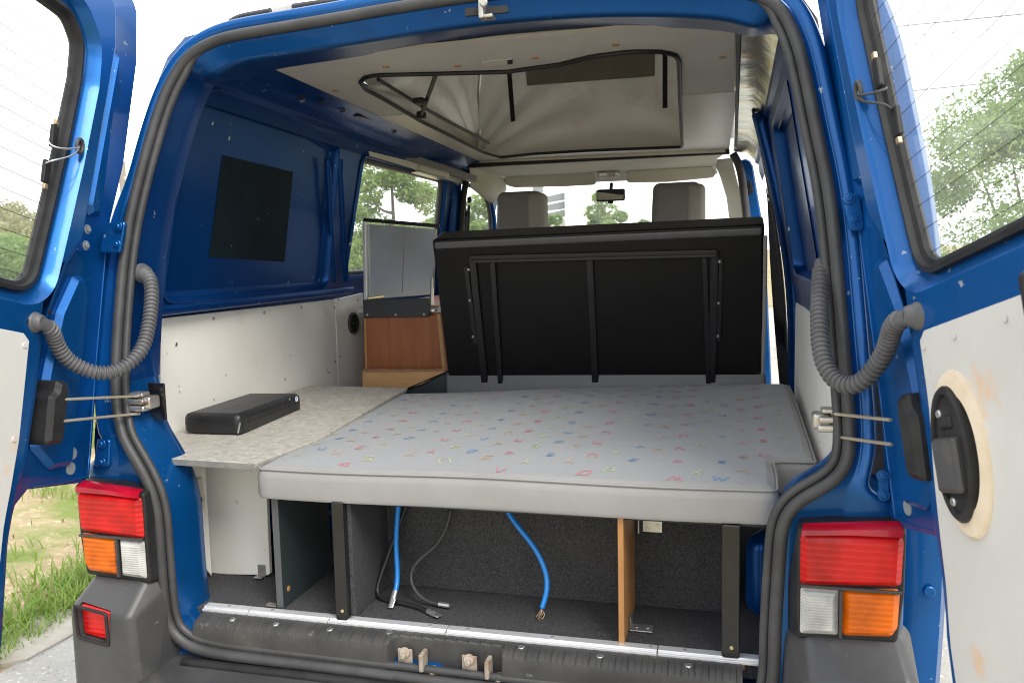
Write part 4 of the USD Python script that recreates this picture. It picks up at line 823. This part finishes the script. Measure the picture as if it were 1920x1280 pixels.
bp('corner_bracket', [rbox((-.238, .262, .80), (.03, .003, .06), .001)], 'frame_black'); bp('bracket_screw', disc((-.236, .260, .782), (0, -1, 0), .004, .002, 10), 'steel')
bp('floor_bracket', rbox((-.475, .09, ZF+.0025), (.03, .02, .003), .001), 'zinc')
bp('slat_frame', rbox((.10, .35, .836), (1.12, .56, .012), .003), 'dark_board')
# plywood shelf at the left of the mattress
zb = lambda x, y_: .922+.010*sm(np.asarray(y_, float), .1, 1.0)
shelf = thing('plywood_shelf', 'worn mottled particle board shelf beside the mattress along the left wall', 'shelf', (-.67, .3, .90))
spoly = Polygon([A(312, 859, z=.921)[:2], A(476, 869, z=.921)[:2], (-.44, .30), (-.50, 1.06), (-.878, 1.06), (-.878, .24), (-.80, .15)])
tri = cushion(spoly, lambda x, y_: float(zb(x, y_)), .014, .0015, .05)[0]
part('shelf_board', tri, 'particle_board', shelf, smooth=30)
e0, e1_ = A(312, 859, z=.921), A(476, 869, z=.921)
part('front_edge', bar(e0+[-.0, -.0015, -.0075], e1_+[0, -.0015, -.0075], .003, .0145, r=.001), 'board_edge', shelf)
# mattress
MT = thing('mattress', 'grey seat mattress with scattered coloured letter shapes on its top', 'mattress', (.1, .6, .84))
zm = lambda x, y_: .916+.038*float(sm(np.asarray(y_, float), .3, 1.15))*float(np.clip((x+.5)/1.2, 0, 1))+.004*math.sin(2.2*x+.7)+.0018*math.sin(9*x+1.)
M0, M1 = np.array([-.477, .05]), np.array([.684, .05])
mp = Polygon([M0, (-.2, .046), (.2, .044), (.5, .046), M1, (.688, .18), (.686, .272), (.700, .285), (.778, .292), (.779, .5), (.772, 1.14), (.4, 1.13), (0, 1.10), (-.55, 1.06), (-.548, .98)])
mp = rnd(mp, .018, 5)
mm, mh = cushion(mp, zm, .078, .030, .03, crown=.016, sag=lambda x, y_: .010*(meshkit.fbm(np.c_[x*4, y_*4, 0*x], 2)-.5))
part('cushion', mm[0:1]+mm[2:], 'vinyl_grey', MT, 'plain grey vinyl sides of the mattress', smooth=50)
part('top_fabric', mm[1], 'fabric_grey', MT, 'grey woven top with coloured letters', smooth=True)
fr = mp.buffer(-.004); ex = np.array(fr.exterior.coords)
part('piping', tube(np.array([(x, y_, zm(x, y_)-.0085) for x, y_ in resample(ex[:-1], 420, True)]), .0027, 6, True), 'vinyl_grey', MT, smooth=True)
GLY = {'tri': [[(-.5, -.4), (.5, 0), (-.5, .4), (-.5, -.4)]], 'quad': [[(-.5, -.5), (.4, -.35), (.5, .45), (-.15, .35), (-.5, -.5)]], 'u': [[(-.45, .5), (-.45, -.4), (.4, -.5), (.4, .4)]],
       'v': [[(-.5, .5), (0, -.5), (.5, .45)]], 'm': [[(-.55, -.4), (-.2, .45), (.05, -.2), (.3, .4), (.6, -.4)]], 'y': [[(-.4, .5), (0, 0), (.45, .45)], [(0, 0), (-.15, -.55)]], 'e': [[(.4, .4), (-.4, .4), (-.2, 0), (.3, .02)], [(-.2, 0), (-.45, -.45), (.35, -.4)]]}
names = list(GLY); prints = {c: [] for c in ('print_red', 'print_blue', 'print_yellow', 'print_orange')}
inner_top = mp.buffer(-.022)
cols = ['print_red', 'print_yellow', 'print_blue', 'print_orange']
ci = 0
g2 = np.random.default_rng(11)
for ci in range(-16, 14):
    x0 = .107+.0463*ci; col = cols[ci % 4]
    if col is None: continue
    for k in range(12):
        y0 = .080+.112*k+(.048 if ci % 2 else 0)+(.03 if ci % 4 == 3 else 0)+(.012 if ci % 3 == 1 else 0)
        if g2.random() < .08: continue
        x = x0+g2.normal(0, .0015)-.11*y0*np.clip((.45-x0)/.9, 0, 1); y_ = y0+g2.normal(0, .002)
        if not inner_top.buffer(-.014).contains(Point(x, y_)): continue
        g = GLY[names[g2.integers(len(names))]]; sc_g = .0205*g2.uniform(.85, 1.12)*(1.25 if k == 0 else 1); an = g2.normal(0, .2)+(0 if g2.random() < .6 else 3.14)
        rot = np.array([[math.cos(an), -math.sin(an)], [math.sin(an), math.cos(an)]])
        ln = shapely.union_all([shapely.LineString((np.array(st)*[1., 1.15] @ rot.T)*sc_g+[x, y_]).buffer(.0018*g2.uniform(.85, 1.2), quad_segs=1, cap_style='flat') for st in g])
        ln = shapely.segmentize(ln, .012)
        v, f = trimesh.creation.triangulate_polygon(ln, engine='earcut'); z = mh(v[:, 0], v[:, 1])+.0010
        part('printed_letter', (np.c_[v, z], f), col, MT, smooth=False)
# zip case
CS = thing('zip_case', 'black zipped document case lying on the particle board shelf', 'case', (-.78, .5, .925))
f0, f1, f2 = A(345, 812, z=.926), A(452, 815, z=.926), A(566, 768, z=.926)
f3 = f0+(f2-f1)*.96
cp = rnd(Polygon([f0[:2], f1[:2], f2[:2], f3[:2]]), .012, 5)
ctr = np.array(cp.centroid.coords[0])
up_, _ = cushion(cp, lambda x, y_: .981-.006*(y_-ctr[1]), .0545, .019, .02, crown=.004)
part('cover', up_, 'case_black', CS, smooth=60)
zr_ = np.array(cp.buffer(-.0020).exterior.coords)[:-1]
part('zip', tube(np.array([(x, y_, .9525-.004*(y_-ctr[1])) for x, y_ in resample(zr_, 120, True)]), .0034, 6, True, flat=(.7, 1)), 'webbing', CS)
part('zip_pull', [bar(A(450, 792, y=f1[1]-.004), A(446, 812, y=f1[1]-.004), .005, .003, up=(0, -1, 0), r=.001)], 'steel', CS)
en = np.cross(f2-f1, [0, 0, 1]); en /= np.linalg.norm(en)
bc = f2+(f1-f2)*.10+en*.001; bc[2] = .966
e1v = (f2-f1)/np.linalg.norm(f2-f1); e2v = np.cross(en, e1v)
part('badge', disc(bc, en, .009, .0015, 24), 'badge_blue', CS)
bb = bc+en*.0017; q2 = lambda a, b: bb+e1v*a+np.array([0, 0, 1.])*b
part('badge_emblem', [tube([q2(.0078*math.cos(t), .0078*math.sin(t)) for t in np.linspace(0, 2*np.pi, 24, endpoint=False)], .0007, 5, True), tube([q2(-.0035, .0062), q2(0, .0006), q2(.0035, .0062)], .0007, 5), tube([q2(-.006, .0026), q2(-.003, -.0055), q2(0, -.0012), q2(.003, -.0055), q2(.006, .0026)], .0007, 5)], 'badge_white', CS)
part('stud', disc(f2+(f1-f2)*.22+en*.001+[0, 0, .047], en, .0035, .002, 12), 'steel', CS)
# folding bench back seen from behind
BN = thing('bench_backrest', 'black vinyl back of the folding bench with a square tube frame', 'bench', (.12, 1.12, .9))
YT, YB = 1.06, 1.205
TLc, TRc, BLc, BRc = A(809, 452, y=YT), A(1434, 424, y=YT), A(843, 735, y=YB), A(1428, 735, y=YB)
bn = np.cross(TRc-TLc, TLc-BLc); bn /= np.linalg.norm(bn); bn = bn if bn[1] < 0 else -bn
thk = .12
def slab(pts, r, n=12, back=thk): P = np.array(pts); return hull(P-bn*r, P-bn*(back-r), r=r, n=n)
cen = (TLc+TRc+BLc+BRc)/4; ins = lambda p, k: p+(cen-p)/np.linalg.norm(cen-p)*k
part('backrest', slab([ins(p, .012) for p in (TLc, TRc, BLc, BRc)], .010, 12), 'vinyl_black', BN, smooth=40)
t1, t2 = TLc-bn*.06, TRc-bn*.06
dn_ = (BLc-TLc)/np.linalg.norm(BLc-TLc)
part('top_roll', hull(*[c+dn_*k-bn*h+np.array([sx, 0, 0]) for c, sx in ((TLc, .016), (TRc, -.016)) for k, h in ((.012, .0105), (.020, .0105), (.012, .10))], r=.0125, n=18), 'vinyl_top', BN, 'rounded top edge of the backrest, black vinyl greyed for sky reflection', smooth=50)  # black vinyl roll lightened in colour to carry the sky it reflects
part('side_piping', tube(spline([TRc+[.002, 0, -.03], (TRc+BRc)/2+[.004, 0, 0], BRc+[.002, 0, .04]], 20), .0065, 8), 'vinyl_grey', BN, smooth=True)
def BP(px, py, d=.007): return AP(px, py, TLc+bn*d, bn)
def sq(a, b, w=.024, h=.012): part('frame_tube', bar(BP(*a), BP(*b), w, h, up=bn, r=.002), 'frame_black', BN)
sq((882, 484), (1345, 473), .018); sq((886, 484), (911, 735)); sq((924, 488), (940, 735), .018, .016); sq((1106, 486), (1117, 735), .022); sq((1340, 474), (1334, 735)); sq((1321, 478), (1329, 735), .016, .016)
sq((885, 489), (1343, 478), .010, .03)
part('frame_strip', bar(BP(874, 500, .004), BP(892, 645, .004), .016, .006, up=bn, r=.002), 'frame_black', BN)
part('frame_strip', bar(BP(1352, 485, .004), BP(1347, 640, .004), .014, .006, up=bn, r=.002), 'frame_black', BN)
for p in ((879, 505), (881, 563), (887, 631), (1349, 490), (1347, 568), (1346, 630), (932, 723), (923, 487)):
    part('frame_bolt', disc(BP(*p, .008), bn, .0048, .004, 10), 'steel', BN)
sqb = [BP(905, 727, .0), BP(1335, 727, .0)]
SE = [A(843, 704, y=1.20), A(1428, 703, y=1.20), A(1434, 760, y=1.17), A(843, 760, y=1.17)]
part('lower_cushion', hull([p+[0, .0, 0] for p in SE], [p+[0, .08, 0] for p in SE], r=.012, n=12), 'vinyl_top', BN, 'grey lower edge of the bench cushion', smooth=50)
# kitchen unit
KU = thing('kitchen_unit', 'brown wood kitchen unit with a raised grey metal lid by the left window', 'kitchen unit', (-.64, 1.36, ZF))
def K(px, py, y_=1.30): return A(px, py, y=y_)
kp = lambda name, m, mt, lab=None, **k: part(name, m, mt, KU, lab, **k)
W0, W1, W2, W3 = K(686, 596), K(824, 590), K(834, 694), K(688, 694)
kp('cabinet_side', sheet([W0, W1, W2, W3], .016, (0, -1, 0), bev=.001), 'cherry_wood', 'reddish brown wood cabinet side')
kp('edge_strip', [bar(K(822, 588)+[0, -.001, 0], K(833, 694)+[0, -.001, 0], .012, .006, up=(0, -1, 0), r=.001)], 'light_wood')
kp('edge_strip', [bar(K(685, 596)+[0, -.001, 0], K(687, 694)+[0, -.001, 0], .010, .006, up=(0, -1, 0), r=.001)], 'orange_board')
kp('cabinet_body', rbox(((W0[0]+W1[0])/2, 1.75, .90), (W1[0]-W0[0]-.02, .86, .60), .004), 'cherry_wood')
kp('worktop_trim', sheet([K(680, 562, 1.285), K(803, 559, 1.285), K(804, 594, 1.285), K(681, 595, 1.285)], .014, (0, -1, 0), bev=.0015), 'anthracite', 'anthracite strip at the worktop end')
for p in ((689, 590), (742, 590), (795, 589)): kp('trim_screw', disc(K(*p, 1.2845), (0, -1, 0), .0045, .002, 10), 'steel')
kp('worktop', rbox((-.62, 1.75, W0[2]+.028), (.36, .88, .02), .003), 'lid_grey')
l0, l1, l2, l3 = K(686, 420, 1.335), K(818, 430, 1.335), K(812, 552, 1.335), K(686, 562, 1.335)
kp('lid', sheet([l0, l1, l2, l3], .006, (0, -1, .0), bev=.001), 'lid_grey', 'grey metal cooker lid standing open')
kp('lid_rail', [bar(K(682, 412, 1.325), K(824, 424, 1.325), .014, .016, up=(0, -1, 0), r=.003)], 'black_trim'); kp('lid_rail', [bar(K(684, 410, 1.325), K(686, 562, 1.325), .014, .012, up=(0, -1, 0), r=.003)], 'aluminium')
kp('lid_seam', bar(K(758, 430, 1.333), K(754, 548, 1.333), .002, .002, up=(0, -1, 0), r=.0005), 'grey_plastic')
kp('hob_frame', [bar(K(690, 560, 1.325), K(806, 545, 1.40), .02, .010, r=.002)], 'brass')
kp('tap', [tube([K(811, 520, 1.34), K(809, 575, 1.34)], .008, 8), disc(K(813, 578, 1.33)-[0, 0, .01], (0, 0, 1), .03, .012)], 'steel')
kp('gas_hose', tube(spline([K(808, 470, 1.36), K(812, 500, 1.34), K(814, 540, 1.34)], 14), .004, 6), 'brass')
wd = [K(680, 695, 1.20), K(836, 695, 1.20), K(792, 719, 1.20), K(728, 740, 1.20), K(728, 760, 1.20), K(680, 760, 1.20)]
kp('wood_wedge', sheet(wd, .014, (0, -1, 0)), 'light_wood', 'pale wood offcut wedge below the cabinet')
kp('wedge_edge', sheet([K(681, 692, 1.197), K(836, 692, 1.197), K(836, 696, 1.197), K(681, 697, 1.197)], .006, (0, -1, 0)), 'plywood_edge')
dk = [K(836, 695, 1.215), K(846, 695, 1.215), K(846, 760, 1.215), K(720, 760, 1.215), K(728, 739, 1.215), K(792, 719, 1.215)]
kp('dark_infill', sheet(dk, .01, (0, -1, 0)), 'dark_board'); kp('infill_edge', bar(K(836, 697, 1.198), K(740, 738, 1.198), .004, .004, up=(0, -1, 0), r=.001), 'black_trim')
# front seats
def seat(c0, c1, base_y, lab, side):
    p, q = A(*c0, y=base_y), A(*c1, y=base_y); c = (p+q)/2; w = abs(q[0]-p[0]); h = abs(p[2]-q[2])
    t = thing('front_seat', lab, 'seat', (c[0], base_y, .5), 'front seats of the van')
    top = c+[0, .04, 0]; D_ = .12
    r = .035
    part('headrest', hull(*[(c[0]+sx*(w/2-r)*(1 if sz < 0 else .90), base_y+.06+sy_*(D_/2-r), c[2]+sz*(h/2-r)) for sx in (-1, 1) for sy_ in (-1, 1) for sz in (-1, 1)], r=r, n=18), 'seat_grey', t, smooth=50)
    part('headrest_side', hull(*[(c[0]+w*.36+sx*.02, base_y+.055+sy_*.035, c[2]+sz*(h/2-.03)*.92) for sx in (-1, 1) for sy_ in (-1, 1) for sz in (-1, 1)], r=.026, n=12), 'seat_side', t, smooth=50)
    part('seat_back', hull(*[(c[0]+sx*.20, base_y+.05+sy_*.04+(.03 if sz < 0 else 0), 1.10+sz*.30) for sx in (-1, 1) for sy_ in (-1, 1) for sz in (-1, 1)], r=.05, n=14), 'seat_grey', t, smooth=50)
    part('seat_cushion', rbox((c[0], base_y+.33, .80), (.46, .50, .16), .05), 'seat_grey', t)
    part('seat_base', rbox((c[0], base_y+.32, .64), (.36, .36, .17), .02), 'black_trim', t)
    for sx in (-1, 1): part('headrest_post', tube([(c[0]+sx*.06, base_y+.06, c[2]-h/2-.06), (c[0]+sx*.06, base_y+.06, c[2])], .006, 8), 'steel', t)
seat((926, 360), (1017, 446), 2.50, 'grey front seat headrest at the left, before the white building', -1)
seat((1219, 343), (1317, 440), 2.50, 'grey front seat headrest at the right of the mirror', 1)
# loose cables in the compartment
def cable(pts, ys, r, m, lab, end=None):
    P = [A(px, py, y=y_) for (px, py), y_ in zip(pts, ys)]
    P = [np.array([p[0], p[1], max(p[2], ZF+r+.001)]) for p in P]; c = spline(P, 70); c[:, 2] = np.maximum(c[:, 2], ZF+r)
    t = thing('cable', lab, 'cable', P[-1], None)
    part('sheath', tube(c, r, 10), m, t, smooth=True); d = c[-1]-c[-4]; d /= np.linalg.norm(d); e = c[-1]
    if end == 'lug':
        part('ferrule', [tube([e-d*.006, e+d*.014], r*1.15, 10)], 'steel', t); part('lug', hull([e+d*.012+np.cross(d, [0, 0, 1])*k*.007 for k in (-1, 1)], [e+d*.034+np.cross(d, [0, 0, 1])*k*.006 for k in (-1, 1)], r=.0022, n=8), 'steel', t)
    if end == 'frayed':
        for k in range(9): part('strand', tube([e, e+d*.012+rng.normal(0, .004, 3), e+d*.026+rng.normal(0, .007, 3)], .0011, 5), 'copper', t)
    if end == 'tape': part('taped_end', tube(spline([e-d*.004, e+d*.010, e+d*.024], 8), r*1.5, 8), 'steel', t)
cable([(747, 946), (744, 985), (743, 1025), (745, 1065), (744, 1095), (740, 1112)], [.20, .20, .195, .185, .17, .155], .0062, 'cable_blue', 'thick blue cable hanging straight at the left of the compartment', 'lug')
cable([(762, 946), (748, 985), (728, 1040), (712, 1085), (709, 1112), (735, 1126), (775, 1138), (806, 1158)], [.24, .23, .21, .19, .175, .16, .145, .12], .0058, 'cable_black', 'black cable curling on the carpet to a bare lug', 'lug')
cable([(845, 955), (838, 985), (815, 1024), (785, 1050), (771, 1078), (779, 1106), (802, 1126), (826, 1132)], [.25, .24, .22, .20, .19, .175, .165, .16], .0042, 'cable_grey', 'thin dark grey cable in an S curve with a taped end', 'tape')
cable([(950, 955), (968, 982), (994, 1015), (1014, 1048), (1025, 1082), (1024, 1112), (1016, 1140)], [.23, .22, .21, .20, .19, .175, .16], .0062, 'cable_blue', 'thick blue cable in a wide bow with frayed strands at its end', 'frayed')
# ================================================================ outside, beyond the van
def leaves(centres, radii, n, size, zmin=0, rg=None):
    """Leaf-sized quads through clumps: n leaves over the ellipsoids at centres."""
    c = np.asarray(centres, float); r = np.asarray(radii, float); k = rg.integers(len(c), size=n)
    d = rg.normal(size=(n, 3)); d /= np.linalg.norm(d, axis=1, keepdims=True); d *= rg.uniform(.35, 1, (n, 1))**.45
    p = c[k]+d*r[k]; nn = rg.normal(size=(n, 3))+d*.8+[0, 0, .5]; nn /= np.linalg.norm(nn, axis=1, keepdims=True)
    a = np.cross(nn, rg.normal(size=(n, 3))); a /= np.linalg.norm(a, axis=1, keepdims=True); b = np.cross(nn, a)
    s = size*rg.uniform(.6, 1.3, (n, 1)); v = np.stack([p-a*s, p+b*s*.5, p+a*s, p-b*s*.5], 1).reshape(-1, 3)
    i = np.arange(n)*4; f = np.r_[np.c_[i, i+1, i+2], np.c_[i, i+2, i+3]]; return v, f
def tree(name, lab, base, h, rad, n, size, lm, seed, trunk_r=.12, crown0=.3, group=None, cat='tree', clumps=26):
    rg = np.random.default_rng(seed); base = np.asarray(base, float); t = thing(name, lab, cat, base, group)
    C, R_ = [], []
    for i in range(clumps):
        z = rg.uniform(crown0, 1.0); ww = math.sin(math.pi*min(.97, (z-crown0)/(1-crown0)*.86+.14))**.7; a = rg.uniform(0, 6.28); q = rad*ww*rg.uniform(.1, 1)**.6
        C.append(base+[q*math.cos(a), q*math.sin(a), h*z*.95]); R_.append(np.array([1, 1, .75])*rad*rg.uniform(.2, .42))
    v, f = leaves(C, R_, n, size, rg=rg); part('crown', (v, f), lm, t, smooth=False)
    tr = spline([base-[0, 0, .2], base+[.05*h*.3, 0, h*.3], base+[0, .03*h, h*.8]], 14); part('trunk', tube(tr, 0, 9, rf=np.linspace(trunk_r, trunk_r*.25, 14)), 'bark', t, smooth=True)
    for i in range(min(10, clumps)):
        s0 = tr[4+i % 8]; part('limb', tube(spline([s0, (s0+C[i])/2+[0, 0, -.05*h], C[i]], 8), 0, 6, rf=np.linspace(trunk_r*.4, trunk_r*.08, 8)), 'bark', t, smooth=True)
    return t
def at(px, py, dist): d = ray(px, py); return CAM+d/np.linalg.norm(d)*dist
def ground_under(p): return np.array([p[0], p[1], float(gz(p[0], p[1])) if p[0] < -1.9 and p[0] > -12 and p[1] < 9 else -.05])
def tree_at(name, lab, px, top, bottom_px, dist, rad, n, size, lm, seed, **k):
    b = ground_under(at(px, bottom_px, dist)); tp = at(px, top, dist); return tree(name, lab, b, tp[2]-b[2], rad, n, size, lm, seed, **k)
# the big tree through the right door's glass
tree_at('tree', 'large green tree seen through the right rear door window', 1975, 80, 445, 10.5, 1.45, 62000, .026, 'leaf_bright', 21, trunk_r=.07, crown0=.10, clumps=60)
tree_at('tree', 'tall green tree filling the left middle window of the van', 735, 262, 480, 13.5, .78, 22000, .036, 'leaf_bright', 22, trunk_r=.08, crown0=.22, clumps=40)
tree_at('bush', 'pale green shrub low behind the left middle window of the van', 660, 440, 520, 16.0, .9, 12000, .04, 'leaf_bright', 23, trunk_r=.05, crown0=.05, cat='bush')
tree_at('bush', 'low green shrub at the right edge of the left middle window', 822, 408, 520, 18.0, .8, 9000, .04, 'leaf_mid', 27, trunk_r=.05, crown0=.05, cat='bush')
tree_at('tree', 'round green tree seen through the cab side window', 893, 362, 470, 15.0, .6, 9000, .036, 'leaf_bright', 24, trunk_r=.08, crown0=.2)
tree_at('tree', 'green tree under the rear view mirror, through the windscreen', 1140, 348, 470, 19.0, .70, 12000, .04, 'leaf_bright', 25, trunk_r=.1, crown0=.3)
tree_at('bush', 'small green bush right of the white post, through the windscreen', 1208, 402, 470, 20.0, .35, 2500, .05, 'leaf_mid', 26, trunk_r=.05, crown0=.15, cat='bush')
tree_at('bush', 'green bush below the grey louvres of the white building', 1036, 398, 470, 22.0, .5, 4000, .055, 'leaf_mid', 28, trunk_r=.05, crown0=.1, cat='bush')
# white building with grey louvres
BD = thing('white_building', 'white building with grey louvres seen through the windscreen', 'building', at(1060, 430, 30.0)*[1, 1, 0])
def B(px, py, y_=27.0): return A(px, py, y=y_)
b0, b1 = B(1058, 352), B(1108, 470)
part('wall', rbox(((b0[0]+b1[0])/2, 28.5, (b0[2])/2), (b1[0]-b0[0], 3.0, b0[2]), .02), 'white_wall', BD)
c0, c1 = B(1014, 410), B(1058, 470)
part('wall', rbox(((c0[0]+c1[0])/2, 29.2, c0[2]/2), (c1[0]-c0[0]-.02, 2.0, c0[2]), .02), 'white_wall', BD)
for (x0, ya, yb, yc, yd) in ((1013, 371, 361, 381, 374), (1014, 387, 377, 396, 391), (1016, 402, 393, 411, 406)):
    part('louvre', sheet([B(x0, ya, 27.2), B(1058, yb, 27.2), B(1058, yd, 27.2), B(x0, yc, 27.2)], .25, (0, -1, 0)), 'louvre_grey', BD)
part('roof_post', rbox((B(1004, 350)[0], 27.4, B(1004, 350)[2]/2), (.34, .3, B(1004, 345)[2]), .01), 'louvre_grey', BD)
p0 = B(1188, 330, 22.0); obj('white_post', rbox((p0[0], 22.0, p0[2]/2), (.10, .10, p0[2]+.4), .01), 'white_wall', label='slim white post right of the mirror, beyond the windscreen', cat='post')
# utility pole and overhead wires
pp = at(228, 303, 38.0); PO = thing('utility_pole', 'distant wooden utility pole between the left door and the van', 'utility pole', (pp[0], pp[1], 0))
part('pole', tube([(pp[0], pp[1], -.1), (pp[0], pp[1], pp[2])], .13, 10), 'pole_wood', PO)
part('cross_arm', bar(pp+[-.35, 0, -.8], pp+[.45, 0, -.8], .1, .1), 'pole_wood', PO); part('insulator', [disc(pp+[x, 0, -.74], (0, 0, 1), .05, .14) for x in (-.3, .1, .4)], 'cream_plastic', PO)
for (a, b), lab in ((((1600, 58), (2010, 18)), 'topmost overhead wire crossing the right door window'), (((1600, 76), (2010, 44)), 'thin second overhead wire below the topmost one'), (((1600, 182), (2010, 140)), 'lowest overhead wire, passing behind the big tree')):
    P, Q = at(*a, 24.0), at(*b, 21.0); d = Q-P; P, Q = P-d*2.5, Q+d*2.5
    c = np.array([P+(Q-P)*t+[0, 0, -.10*4*t*(1-t)+.10] for t in np.linspace(0, 1, 40)])
    obj('overhead_wire', tube(c, .012 if 'thin' not in lab else .006, 6), 'wire_black', label=lab, cat='wire', smooth=True)
# wooded hill to the left
HC = at(-330, 495, 95.0)
def hill_z(x, y_): return 8.0*math.exp(-(((x-HC[0]+8)/30)**2+((y_-HC[1]-8)/36)**2))-.6
hx, hy = np.linspace(HC[0]-130, HC[0]+90, 46), np.linspace(HC[1]-70, HC[1]+120, 40)
setting('hill', loft([[(x, y_, hill_z(x, y_)) for x in hx] for y_ in hy]), 'hill_green', smooth=True)
rg = np.random.default_rng(5); C, R_ = [], []
for i in range(520):
    x, y_ = HC[0]+rg.normal(-5, 20), HC[1]+rg.normal(0, 24); z = hill_z(x, y_); s_ = rg.uniform(.7, 1.6)
    if z < .2: continue
    C.append((x, y_, z+s_*.6)); R_.append((s_, s_, s_*.9))
v, f = leaves(C, R_, 60000, .20, rg=rg)
obj('hillside_wood', (v, f), 'leaf_dry', kind='stuff', label='olive green wood covering the far hillside', cat='wood', smooth=False)
tree_at('tree', 'yellow green tree at the foot of the hill, through the left door window', 10, 455, 520, 34.0, 1.8, 14000, .075, 'leaf_bright', 31, trunk_r=.12, crown0=.1, clumps=30)
tree_at('tree', 'bushy tree beside the left rear door, low at the edge of the photo', -60, 440, 520, 30.0, 2.0, 14000, .075, 'leaf_mid', 32, trunk_r=.12, crown0=.1, clumps=30)
